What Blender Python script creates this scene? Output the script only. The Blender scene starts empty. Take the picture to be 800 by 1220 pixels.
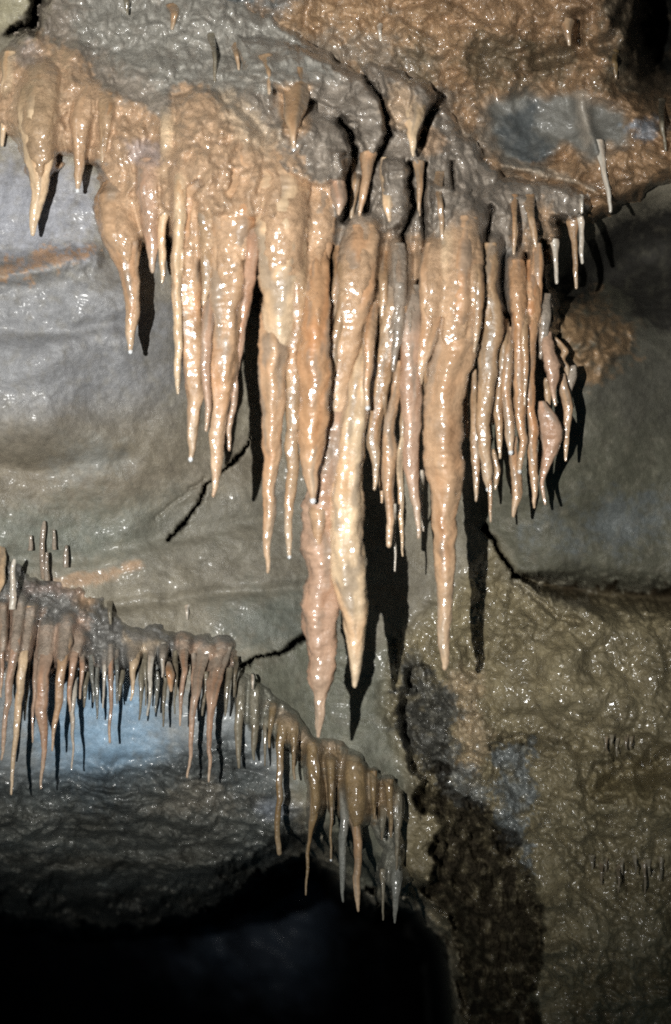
import bpy, math
import numpy as np
from mathutils import Vector

# ------------------------------------------------------------------ camera, light, exposure
SC = bpy.context.scene
COL = SC.collection
FPX, CX, CY = 1700.0, 400.0, 610.0          # focal length and centre, in the units of an 800 x 1220 frame

cam_data = bpy.data.cameras.new('camera')
cam = bpy.data.objects.new('camera', cam_data)
COL.objects.link(cam)
cam_data.sensor_fit = 'HORIZONTAL'
cam_data.sensor_width = 36.0
cam_data.lens = 36.0 * FPX / 800.0
cam_data.clip_start = 0.05
cam_data.clip_end = 100.0
cam.rotation_euler = (math.radians(90), 0, 0)
cam_data.dof.use_dof = True
cam_data.dof.focus_distance = 2.82
cam_data.dof.aperture_fstop = 2.8
SC.camera = cam

world = bpy.data.worlds.new('World')
SC.world = world
world.use_nodes = True
bg = world.node_tree.nodes['Background']
bg.inputs['Color'].default_value = (0.25, 0.55, 0.75, 1)
bg.inputs['Strength'].default_value = 0.045

flash_data = bpy.data.lights.new('camera_flash', 'SPOT')
flash = bpy.data.objects.new('camera_flash', flash_data)
COL.objects.link(flash)
flash.location = (-0.47, -0.05, 0.05)
flash_data.energy = 530.0
flash_data.color = (0.98, 0.97, 0.93)
flash_data.shadow_soft_size = 0.012
flash_data.spot_size = math.radians(65)
flash_data.spot_blend = 1.0
_aim = Vector(((285 - CX) / FPX * 2.8, 2.8, (CY - 370) / FPX * 2.8)) - Vector(flash.location)
flash.rotation_euler = _aim.to_track_quat('-Z', 'Y').to_euler()

SC.view_settings.view_transform = 'Standard'
SC.view_settings.look = 'None'
SC.view_settings.exposure = 0.0
SC.view_settings.gamma = 1.0
SC.view_settings.use_curve_mapping = False
SC.render.engine = 'CYCLES'
SC.cycles.max_bounces = 6
SC.cycles.diffuse_bounces = 3
SC.cycles.filter_width = 1.9
SC.cycles.use_denoising = False
SC.cycles.sample_clamp_indirect = 4.0

# ------------------------------------------------------------------ numpy helpers
def _hash(ix, iy, seed):
    h = (ix.astype(np.int64) * 374761393 + iy.astype(np.int64) * 668265263 + seed * 2147483647 + seed * 7919) & 0xFFFFFFFF
    h = ((h ^ (h >> 13)) * 1274126177) & 0xFFFFFFFF
    h = ((h ^ (h >> 15)) * 2246822519) & 0xFFFFFFFF
    return (h ^ (h >> 16)) & 0xFFFFFFFF

def perlin(x, y, seed=0):
    x = np.asarray(x, float); y = np.asarray(y, float)
    xi = np.floor(x); yi = np.floor(y)
    xf = x - xi; yf = y - yi
    u = xf ** 3 * (xf * (xf * 6 - 15) + 10)
    v = yf ** 3 * (yf * (yf * 6 - 15) + 10)
    def g(dx, dy):
        a = _hash(xi + dx, yi + dy, seed) * (2 * math.pi / 4294967296.0)
        return np.cos(a) * (xf - dx) + np.sin(a) * (yf - dy)
    n0 = g(0, 0) * (1 - u) + g(1, 0) * u
    n1 = g(0, 1) * (1 - u) + g(1, 1) * u
    return (n0 * (1 - v) + n1 * v) * 1.5

def fbm(x, y, size, octaves=4, seed=0, gain=0.5, sx=1.0, sy=1.0):
    a, s, r = 1.0, 1.0 / size, 0.0
    for o in range(octaves):
        r = r + a * perlin(x * s * sx + 17.3 * o, y * s * sy - 9.1 * o, seed + o)
        a *= gain; s *= 2.03
    return r

def ridged(x, y, size, octaves=3, seed=0, sx=1.0, sy=1.0):
    a, s, r = 1.0, 1.0 / size, 0.0
    for o in range(octaves):
        r = r + a * (1 - 2 * np.abs(perlin(x * s * sx + 5.3 * o, y * s * sy + 3.1 * o, seed + o)))
        a *= 0.5; s *= 2.1
    return r

def worley(x, y, size, seed=0):
    x = x / size; y = y / size
    xi = np.floor(x); yi = np.floor(y)
    f1 = np.full(x.shape, 9.0)
    for dx in (-1, 0, 1):
        for dy in (-1, 0, 1):
            cx, cy = xi + dx, yi + dy
            px = cx + _hash(cx, cy, seed) / 4294967296.0
            py = cy + _hash(cx, cy, seed + 31) / 4294967296.0
            f1 = np.minimum(f1, (x - px) ** 2 + (y - py) ** 2)
    return np.sqrt(f1)

def sstep(a, b, x):
    t = np.clip((x - a) / (b - a), 0, 1)
    return t * t * (3 - 2 * t)

def seg_dist(x, y, pts, closed=False):
    """distance to a polyline, and the running parameter 0..1 of the nearest point"""
    pts = np.asarray(pts, float)
    if closed:
        pts = np.vstack([pts, pts[:1]])
    best = np.full(np.shape(x), 1e9); par = np.zeros(np.shape(x))
    n = len(pts) - 1
    for i in range(n):
        ax, ay = pts[i]; bx, by = pts[i + 1]
        dx, dy = bx - ax, by - ay
        L = dx * dx + dy * dy + 1e-9
        t = np.clip(((x - ax) * dx + (y - ay) * dy) / L, 0, 1)
        d = np.hypot(x - ax - t * dx, y - ay - t * dy)
        m = d < best
        best = np.where(m, d, best); par = np.where(m, (i + t) / n, par)
    return best, par

def poly_sd(x, y, pts):
    """signed distance, positive inside"""
    d, _ = seg_dist(x, y, pts, True)
    inside = np.zeros(np.shape(x), bool)
    n = len(pts)
    for i in range(n):
        ax, ay = pts[i]; bx, by = pts[(i + 1) % n]
        c = ((ay > y) != (by > y)) & (x < (bx - ax) * (y - ay) / (by - ay + 1e-12) + ax)
        inside ^= c
    return np.where(inside, d, -d)

def metres(d):
    """distance in metres: the cave front is a shallow relief 2.4 to 3.2 m away"""
    return 1.0 / (1 / 2.5 + (1 / np.asarray(d, float) - 1 / 2.5) * 0.66)

class Rbf:
    """thin-plate surface through (px, py, depth) points"""
    def __init__(self, pts, smooth=2e-3):
        p = np.asarray(pts, float)
        self.c = p[:, :2] / 400.0
        n = len(p)
        A = np.zeros((n + 3, n + 3))
        A[:n, :n] = self.k(self.c[:, None, :] - self.c[None, :, :]) + np.eye(n) * smooth
        A[:n, n] = 1; A[:n, n + 1:] = self.c
        A[n, :n] = 1; A[n + 1:, :n] = self.c.T
        b = np.zeros(n + 3); b[:n] = metres(p[:, 2])
        self.w = np.linalg.solve(A, b)
    @staticmethod
    def k(d):
        r2 = (d ** 2).sum(-1) + 1e-12
        return 0.5 * r2 * np.log(r2)
    def __call__(self, x, y):
        x = np.asarray(x, float) / 400.0; y = np.asarray(y, float) / 400.0
        x = np.clip(x, -0.9, 2.9); y = np.clip(y, -0.9, 3.9)
        n = len(self.c)
        r = self.w[n] + self.w[n + 1] * x + self.w[n + 2] * y
        for i in range(n):
            r2 = (x - self.c[i, 0]) ** 2 + (y - self.c[i, 1]) ** 2 + 1e-12
            r = r + self.w[i] * 0.5 * r2 * np.log(r2)
        return r

def lerp(a, b, t):
    return a + (b - a) * t

def paint(col, x, y, colour, shape, soft=20, warp=0, wsize=40, alpha=1.0, seed=0, grain=0.35):
    """lay a mineral or mud colour, painted glow or painted shade over the rock"""
    ell = len(shape) == 5 and not hasattr(shape[0], '__len__')
    if ell:
        ex, ey, rx, ry, an = shape
        R = max(rx, ry); x0, x1, y0, y1 = ex - R, ex + R, ey - R, ey + R
    else:
        p = np.asarray(shape, float)
        x0, y0 = p.min(0); x1, y1 = p.max(0)
    pad = soft + 2.2 * warp + 2
    m = (x > x0 - pad) & (x < x1 + pad) & (y > y0 - pad) & (y < y1 + pad)
    if not m.any():
        return col
    xs, ys = x[m], y[m]
    if ell:
        c, s_ = math.cos(math.radians(an)), math.sin(math.radians(an))
        u = ((xs - ex) * c + (ys - ey) * s_) / rx
        v = (-(xs - ex) * s_ + (ys - ey) * c) / ry
        sd = (1 - np.hypot(u, v)) * min(rx, ry)
    else:
        sd = poly_sd(xs, ys, shape)
    if warp:
        sd = sd + warp * (fbm(xs, ys, wsize, 4, seed + 40) + 0.6 * fbm(xs, ys, wsize / 5, 3, seed + 90))
    a = sstep(-soft, soft, sd) * alpha
    if grain:
        a = a * np.clip(1 + grain * fbm(xs, ys, 14, 3, seed + 77), 0, 1.0)
    col = col.copy()
    col[m] = col[m] * (1 - a[..., None]) + np.asarray(colour, float) * a[..., None]
    return col

def unproject(px, py, d):
    return np.stack([(px - CX) / FPX * d, d, (CY - py) / FPX * d], -1)

# ------------------------------------------------------------------ materials
def rock_material(name, rough=0.5, rough_var=0.25, fine=260, bump=0.004, mottling=0.35, coat=0.25, coat_rough=0.18,
                  sss=0.0, bump2=0.0015, fine2=500, grit=0.25, wet_scale=90, wet_bump=0.006, spec=0.3):
    m = bpy.data.materials.new(name)
    m.use_nodes = True
    nt = m.node_tree; N = nt.nodes; L = nt.links
    b = N['Principled BSDF']
    att = N.new('ShaderNodeAttribute'); att.attribute_name = 'mineral_and_light'
    tc = N.new('ShaderNodeTexCoord')
    n1 = N.new('ShaderNodeTexNoise'); n1.inputs['Scale'].default_value = 38; n1.inputs['Detail'].default_value = 8
    n1.inputs['Roughness'].default_value = 0.65
    L.new(tc.outputs['Object'], n1.inputs['Vector'])
    mr = N.new('ShaderNodeMapRange')
    mr.inputs['From Min'].default_value = 0.25; mr.inputs['From Max'].default_value = 0.75
    mr.inputs['To Min'].default_value = 1 - mottling; mr.inputs['To Max'].default_value = 1 + mottling
    L.new(n1.outputs['Fac'], mr.inputs['Value'])
    ng = N.new('ShaderNodeTexNoise'); ng.inputs['Scale'].default_value = 210; ng.inputs['Detail'].default_value = 4; ng.inputs['Roughness'].default_value = 0.7
    L.new(tc.outputs['Object'], ng.inputs['Vector'])
    mg = N.new('ShaderNodeMapRange'); mg.inputs['From Min'].default_value = 0.3; mg.inputs['From Max'].default_value = 0.7
    mg.inputs['To Min'].default_value = 1 - grit; mg.inputs['To Max'].default_value = 1 + grit
    L.new(ng.outputs['Fac'], mg.inputs['Value'])
    mm = N.new('ShaderNodeMath'); mm.operation = 'MULTIPLY'
    L.new(mr.outputs['Result'], mm.inputs[0]); L.new(mg.outputs['Result'], mm.inputs[1])
    mul = N.new('ShaderNodeVectorMath'); mul.operation = 'MULTIPLY'
    L.new(att.outputs['Color'], mul.inputs[0]); L.new(mm.outputs['Value'], mul.inputs[1])
    L.new(mul.outputs['Vector'], b.inputs['Base Color'])
    n2 = N.new('ShaderNodeTexNoise'); n2.inputs['Scale'].default_value = fine; n2.inputs['Detail'].default_value = 3
    n2.inputs['Roughness'].default_value = 0.55
    L.new(tc.outputs['Object'], n2.inputs['Vector'])
    n4 = N.new('ShaderNodeTexNoise'); n4.inputs['Scale'].default_value = fine2; n4.inputs['Detail'].default_value = 2
    L.new(tc.outputs['Object'], n4.inputs['Vector'])
    b1 = N.new('ShaderNodeBump'); L.new(att.outputs['Alpha'], b1.inputs['Strength']); b1.inputs['Distance'].default_value = bump
    b2 = N.new('ShaderNodeBump'); b2.inputs['Strength'].default_value = 1.0; b2.inputs['Distance'].default_value = bump2
    L.new(n2.outputs['Fac'], b1.inputs['Height'])
    L.new(n4.outputs['Fac'], b2.inputs['Height']); L.new(b1.outputs['Normal'], b2.inputs['Normal'])
    L.new(b2.outputs['Normal'], b.inputs['Normal'])
    n5 = N.new('ShaderNodeTexNoise'); n5.inputs['Scale'].default_value = wet_scale; n5.inputs['Detail'].default_value = 0.0
    L.new(tc.outputs['Object'], n5.inputs['Vector'])
    b3 = N.new('ShaderNodeBump'); L.new(att.outputs['Alpha'], b3.inputs['Strength']); b3.inputs['Distance'].default_value = wet_bump
    L.new(n5.outputs['Fac'], b3.inputs['Height'])
    L.new(b3.outputs['Normal'], b.inputs['Coat Normal'])
    n3 = N.new('ShaderNodeTexNoise'); n3.inputs['Scale'].default_value = 22; n3.inputs['Detail'].default_value = 5
    L.new(tc.outputs['Object'], n3.inputs['Vector'])
    mr2 = N.new('ShaderNodeMapRange')
    mr2.inputs['From Min'].default_value = 0.3; mr2.inputs['From Max'].default_value = 0.7
    mr2.inputs['To Min'].default_value = max(0.08, rough - rough_var); mr2.inputs['To Max'].default_value = rough + rough_var
    L.new(n3.outputs['Fac'], mr2.inputs['Value'])
    L.new(mr2.outputs['Result'], b.inputs['Roughness'])
    mr3 = N.new('ShaderNodeMapRange')
    mr3.inputs['From Min'].default_value = 0.42; mr3.inputs['From Max'].default_value = 0.62
    mr3.inputs['To Min'].default_value = coat; mr3.inputs['To Max'].default_value = coat * 0.4
    L.new(n3.outputs['Fac'], mr3.inputs['Value'])
    b.inputs['Coat Roughness'].default_value = coat_rough
    b.inputs['Coat IOR'].default_value = 1.6
    # dark manganese crust and shade-painted hollows get less gloss, pale calcite is wet
    bw = N.new('ShaderNodeRGBToBW'); L.new(att.outputs['Color'], bw.inputs['Color'])
    mw = N.new('ShaderNodeMapRange'); mw.interpolation_type = 'SMOOTHSTEP'
    mw.inputs['From Min'].default_value = 0.03; mw.inputs['From Max'].default_value = 0.13
    L.new(bw.outputs['Val'], mw.inputs['Value'])
    mc = N.new('ShaderNodeMath'); mc.operation = 'MULTIPLY'
    ma = N.new('ShaderNodeMath'); ma.operation = 'MULTIPLY'
    L.new(mr3.outputs['Result'], ma.inputs[0]); L.new(att.outputs['Alpha'], ma.inputs[1])
    L.new(mw.outputs['Result'], mc.inputs[0]); L.new(ma.outputs['Value'], mc.inputs[1]); L.new(mc.outputs['Value'], b.inputs['Coat Weight'])
    ms = N.new('ShaderNodeMath'); ms.operation = 'MULTIPLY'; ms.inputs[1].default_value = spec
    L.new(mw.outputs['Result'], ms.inputs[0]); L.new(ms.outputs['Value'], b.inputs['Specular IOR Level'])
    if sss:
        b.inputs['Subsurface Weight'].default_value = sss
        b.inputs['Subsurface Radius'].default_value = (1.0, 0.5, 0.25)
        b.inputs['Subsurface Scale'].default_value = 0.006
    return m

MAT_WALL = rock_material('wet_limestone', 0.42, 0.15, 120, 0.004, 0.30, 1.0, 0.16, grit=0.16, spec=0.4, wet_scale=80)
MAT_MUD = rock_material('mud_coated_flowstone', 0.42, 0.2, 120, 0.0022, 0.30, 1.0, 0.16, wet_scale=60, wet_bump=0.005)
MAT_CALCITE = rock_material('wet_calcite', 0.40, 0.15, 75, 0.0032, 0.28, 1.0, 0.15, sss=0.0, bump2=0.0003, grit=0.10, wet_scale=60, wet_bump=0.0050, spec=0.35)
MAT_DROP = bpy.data.materials.new('water')
MAT_DROP.use_nodes = True
_b = MAT_DROP.node_tree.nodes['Principled BSDF']
_b.inputs['Base Color'].default_value = (0.9, 0.93, 0.95, 1)
_b.inputs['Roughness'].default_value = 0.12
_b.inputs['IOR'].default_value = 1.33
_b.inputs['Transmission Weight'].default_value = 0.35
_b.inputs['Coat Weight'].default_value = 1.0
_b.inputs['Coat Roughness'].default_value = 0.1

# ------------------------------------------------------------------ mesh building
def make_object(name, verts, faces, mat, colours=None, parent=None, origin=None):
    verts = np.asarray(verts, float).reshape(-1, 3)
    loc = np.zeros(3) if origin is None else np.asarray(origin, float)
    me = bpy.data.meshes.new(name)
    faces = np.asarray(faces, np.int32)
    k = faces.shape[1]
    me.vertices.add(len(verts)); me.vertices.foreach_set('co', (verts - loc).astype(np.float32).ravel())
    me.loops.add(faces.size); me.loops.foreach_set('vertex_index', faces.ravel())
    me.polygons.add(len(faces))
    me.polygons.foreach_set('loop_start', np.arange(0, faces.size, k, dtype=np.int32))
    me.polygons.foreach_set('loop_total', np.full(len(faces), k, np.int32))
    me.polygons.foreach_set('use_smooth', np.ones(len(faces), bool))
    me.update(calc_edges=True)
    me.validate()
    if colours is not None:
        at = me.attributes.new('mineral_and_light', 'FLOAT_COLOR', 'POINT')
        cc = np.asarray(colours); cc = cc.reshape(-1, cc.shape[-1])
        c = np.ones((len(verts), 4), np.float32); c[:, :cc.shape[1]] = np.clip(cc, 0.002, 1.0)
        at.data.foreach_set('color', c.ravel())
    me.materials.append(mat)
    o = bpy.data.objects.new(name, me)
    o.location = loc
    COL.objects.link(o)
    if parent is not None:
        o.parent = parent
        o.location = Vector(loc) - Vector(parent.location)
    return o

def grid_faces(ny, nx, keep=None):
    i = np.arange(ny * nx).reshape(ny, nx)
    f = np.stack([i[:-1, :-1], i[1:, :-1], i[1:, 1:], i[:-1, 1:]], -1)
    if keep is not None:
        k = keep[:-1, :-1] | keep[1:, :-1] | keep[1:, 1:] | keep[:-1, 1:]
        f = f[k]
    return f.reshape(-1, 4)

def compact(verts, faces, cols):
    u, inv = np.unique(faces, return_inverse=True)
    return verts.reshape(-1, 3)[u], inv.reshape(faces.shape), cols.reshape(-1, cols.shape[-1])[u]

# ------------------------------------------------------------------ cave wall
WALL = Rbf([
    (-300, 100, 2.7), (-300, 500, 2.5), (-300, 900, 2.5), (0, -250, 2.6), (400, -250, 2.7), (900, -250, 2.9),
    (0, 20, 2.95), (0, 150, 2.85), (100, 200, 2.80), (0, 290, 2.84), (100, 300, 2.80), (60, 360, 2.80), (60, 450, 2.80), (0, 450, 2.74),
    (160, 400, 2.82), (110, 540, 2.90), (200, 470, 2.98), (250, 560, 3.16), (0, 600, 2.92), (120, 630, 3.05),
    (250, 680, 3.13), (60, 680, 2.98), (330, 740, 3.14), (300, 450, 3.22), (380, 560, 3.28), (300, 200, 3.05), (300, 350, 3.2),
    (450, 400, 3.2), (450, 600, 3.28), (450, 760, 3.22), (380, 800, 3.16), (430, 850, 3.14), (540, 780, 3.12),
    (600, 640, 3.02), (560, 500, 3.05), (650, 480, 2.92), (700, 410, 2.86), (640, 580, 2.92), (720, 600, 3.0),
    (800, 500, 3.15), (760, 350, 3.2), (800, 640, 3.08), (700, 700, 3.04), (700, 800, 2.96), (600, 760, 3.04),
    (800, 800, 2.98), (560, 860, 3.04), (640, 900, 2.98), (760, 900, 2.94), (620, 960, 2.98), (500, 900, 3.12), (520, 1000, 3.12),
    (450, 980, 3.1), (480, 1060, 3.16), (580, 1060, 3.12), (700, 1020, 2.92), (700, 1150, 2.9), (800, 1050, 2.95), (600, 1180, 3.1), (800, 1220, 3.0),
    (1100, 900, 2.9), (1100, 400, 3.0), (1000, 1500, 2.9), (600, 1500, 3.1), (550, 1180, 3.2),
    (0, 760, 2.9), (100, 800, 2.93), (200, 820, 2.96), (280, 850, 2.98), (340, 900, 3.04), (60, 900, 2.94), (180, 900, 2.95), (280, 930, 2.98),
    (60, 960, 3.0), (180, 960, 3.0), (0, 1000, 3.12), (100, 1030, 3.40), (200, 1040, 3.42), (290, 1000, 3.12), (330, 1010, 3.12), (390, 960, 3.06),
    (100, 1090, 4.0), (200, 1090, 3.9), (260, 1060, 3.5), (-100, 1090, 4.0), (400, 1040, 3.3), (300, 1090, 3.6),
    (400, 100, 3.0), (550, 100, 3.0), (650, 150, 3.05), (760, 240, 3.1), (560, 250, 3.0), (650, 300, 2.95), (700, 300, 3.08),
    (760, 60, 3.3), (100, 80, 2.95), (300, 60, 2.95),
])

PASSAGE = [(-900, 1110), (-100, 1095), (0, 1086), (60, 1096), (125, 1104), (175, 1100), (235, 1086), (290, 1060), (332, 1036), (362, 1018),
           (395, 1030), (420, 1062), (455, 1072), (482, 1080), (500, 1088), (520, 1106), (532, 1130), (538, 1170), (542, 1230), (560, 2000), (-900, 2000)]
CRACK_A = [(300, 522), (285, 545), (262, 565), (246, 578), (240, 592), (232, 606), (222, 622), (200, 642)]
CRACK_B = [(578, 628), (590, 648), (602, 668), (612, 684), (640, 694), (672, 700), (720, 708), (830, 716)]
CRACK_C = [(366, 757), (350, 768), (335, 778), (310, 782), (285, 796)]
ROUGH_AREA = [(470, 770), (540, 700), (590, 650), (610, 690), (680, 720), (720, 716), (900, 740), (1100, 800), (1100, 1500), (540, 1500), (540, 1140),
              (500, 1070), (470, 1040), (490, 930), (460, 850)]
STRATA_AREA = [(-300, 930), (60, 925), (180, 905), (270, 880), (330, 930), (370, 1000), (330, 1040), (240, 1100), (-300, 1110)]
DARK_BAND = [(474, 850), (484, 800), (510, 800), (532, 830), (534, 880), (516, 905), (548, 935), (585, 968), (616, 1005), (636, 1045), (650, 1100), (644, 1160),
             (625, 1300), (560, 1300), (546, 1160), (524, 1095), (505, 1060), (520, 1030), (524, 1000), (508, 965), (496, 930), (484, 890)]

def wall_depth(x, y, detail=True):
    d = WALL(x, y)
    rough = sstep(-25, 25, poly_sd(x, y, ROUGH_AREA))
    strata = sstep(-25, 25, poly_sd(x, y, STRATA_AREA))
    if detail:
        wx = x + 10 * fbm(x, y, 60, 3, 901); wy = y + 10 * fbm(x, y, 60, 3, 902)
        sm = (1 - rough) * (1 - strata)
        d = d + 0.016 * sm * fbm(x, y, 120, 3, 3) + 0.0025 * sm * fbm(wx, wy, 24, 5, 5, sx=0.7) + 0.003 * sm * fbm(wx, wy, 50, 2, 6, sx=0.5) + 0.0012 * sm * fbm(x, y, 6, 2, 8)
        vary = 0.35 + 1.0 * sstep(-0.5, 0.6, fbm(x, y, 110, 2, 18))
        d = d + rough * (0.040 * fbm(wx, wy, 90, 3, 11) + vary * (0.034 * fbm(wx, wy, 38, 6, 12, gain=0.58) + 0.012 * ridged(wx * 0.82 + wy * 0.57, wy * 0.82 - wx * 0.57, 26, 2, 17, sx=0.25)) + vary * (0.004 * worley(wx, wy, 9, 13) + 0.006 * worley(wx, wy, 31, 15))
                         + 0.005 * fbm(x, y, 9, 3, 14, gain=0.6))
        band = sstep(-3, 6, poly_sd(x, y, DARK_BAND) + 14 * fbm(x, y, 40, 4, 49))
        d = d + band * (0.10 + 0.03 * fbm(wx, wy, 18, 4, 16, sx=1.6, sy=0.6, gain=0.65))
        d = d + strata * (0.020 * fbm(wx, wy, 80, 3, 21, sx=0.5, sy=1.3) + 0.020 * ridged(wx, wy, 46, 4, 22, sx=0.5, sy=1.4) + 0.012 * worley(wx * 0.7, wy * 1.3, 22, 24) + 0.012 * ridged(wx, wy, 17, 3, 25, sx=0.6) + 0.012 * fbm(x, y, 22, 4, 26, gain=0.6))
    if detail:
        wetp = sstep(-20, 10, poly_sd(x, y, [(500, 850), (540, 830), (640, 880), (636, 1030), (560, 1000), (505, 940)]))
        d = d + wetp * (0.022 * ridged(wx, wy, 22, 3, 31) + 0.016 * fbm(x, y, 14, 3, 32))
    # cracks and ledges
    cx = x + 2.6 * fbm(x, y, 11, 3, 51, gain=0.7); cy = y + 2.6 * fbm(x, y, 11, 3, 52, gain=0.7)
    e, t = seg_dist(cx, cy, CRACK_A)
    d = d + 0.20 * np.exp(-(e / (0.9 + 0.8 * np.sin(t * 9) ** 2)) ** 2)
    e, _ = seg_dist(cx, cy, [(246, 570), (225, 585), (200, 605), (185, 618)])
    d = d + 0.012 * np.exp(-(e / 1.8) ** 2)
    e, t = seg_dist(cx, cy, CRACK_B)
    d = d + (0.25 - 0.12 * sstep(0.4, 0.8, t)) * np.exp(-(e / (1.8 + 16 * sstep(0.4, 0.85, t))) ** 2)
    e, t = seg_dist(cx, cy, [(612, 690), (640, 712), (665, 735), (690, 742)])
    d = d + 0.04 * np.exp(-(e / 3.5) ** 2)
    e, t = seg_dist(cx, cy, CRACK_C)
    d = d + 0.3 * np.exp(-(e / (1.2 + 1.8 * (1 - t) ** 2)) ** 2)
    for pl, a, w in (([(48, -40), (44, 8), (40, 26)], 0.4, 5), ([(40, 30), (22, 32), (10, 38)], 0.2, 3), ([(-60, 340), (20, 328), (70, 310), (112, 306)], -0.03, 13), ([(700, 965), (698, 935), (712, 915), (740, 906), (770, 912), (800, 900), (840, 880)], 0.04, 5),
                     ([(720, 940), (740, 922), (775, 918), (830, 905)], 0.09, 14),
                     ([(585, 892), (600, 884), (622, 880), (636, 884)], 0.06, 5),
                     
                     
                     ([(495, 775), (506, 805), (512, 835), (520, 860)], -0.018, 4),
                     ([(462, 866), (500, 850), (540, 848), (560, 846)], -0.012, 3),
                     ([(540, 800), (545, 850), (555, 890), (560, 915)], -0.03, 8),
                     ([(560, 810), (572, 850), (575, 880), (590, 905)], -0.03, 8)):
        e, _ = seg_dist(cx, cy, pl)
        d = d + a * np.exp(-(e / w) ** 2)
    # bosses on the left bulge, the dark hollow on the right
    for bx, by, rx, ry, h in ((48, 430, 60, 40, -0.05), (60, 350, 120, 30, -0.03), (45, 505, 50, 30, -0.035), (120, 470, 60, 50, 0.02), (20, 322, 70, 14, -0.03),
                              (640, 965, 14, 30, -0.02), (768, 300, 75, 55, 0.30), (705, 338, 42, 26, 0.14), (830, 30, 60, 80, 1.6), (690, 410, 40, 30, -0.04), (770, 960, 40, 30, -0.05),
                              (670, 780, 30, 22, -0.03), (735, 850, 45, 35, -0.035), (720, 620, 60, 25, 0.03), (90, 1040, 120, 12, -0.04), (250, 1030, 90, 12, -0.05),
                              (330, 965, 20, 12, -0.025), (225, 985, 30, 10, -0.025), (190, 945, 30, 12, -0.02)):
        d = d + h * np.exp(-((x - bx) / rx) ** 2 - ((y - by) / ry) ** 2)
    patch = sstep(-6, 6, poly_sd(x, y, [(660, 370), (715, 360), (752, 385), (752, 415), (715, 450), (690, 440), (660, 410)]) + 8 * fbm(x, y, 20, 3, 66)) if detail else 0
    if detail:
        d = d + patch * (-0.02 + 0.014 * worley(wx, wy, 12, 67) + 0.012 * ridged(wx, wy, 22, 2, 68))
    # bedding steps across the left wall
    for pl, a, w in (([(-100, 540), (60, 560), (150, 545)], 0.02, 14), ([(-60, 400), (60, 395), (150, 385)], 0.018, 10),
                     ([(-60, 660), (100, 664), (250, 630), (400, 600)], 0.012, 12), ([(60, 725), (200, 715), (360, 700)], 0.012, 8)):
        e, _ = seg_dist(x, y + 5 * fbm(x, y, 70, 2, 61), pl)
        d = d + a * np.exp(-(e / w) ** 2)
    d = d + 0.25 * sstep(20, 60, poly_sd(x, y, [(240, -400), (240, 20), (300, 120), (420, 250), (600, 270), (720, 240), (830, 200), (960, 220), (960, -400)]))
    # the passage opening below: the wall turns away into the dark
    psd = poly_sd(x, y + 13 * fbm(x, y, 46, 5, 71, gain=0.6), PASSAGE)
    d = d + 0.30 * sstep(-60, 0, psd) ** 2 + 3.2 * np.clip(psd / 26.0, 0, 1)
    return d

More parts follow.
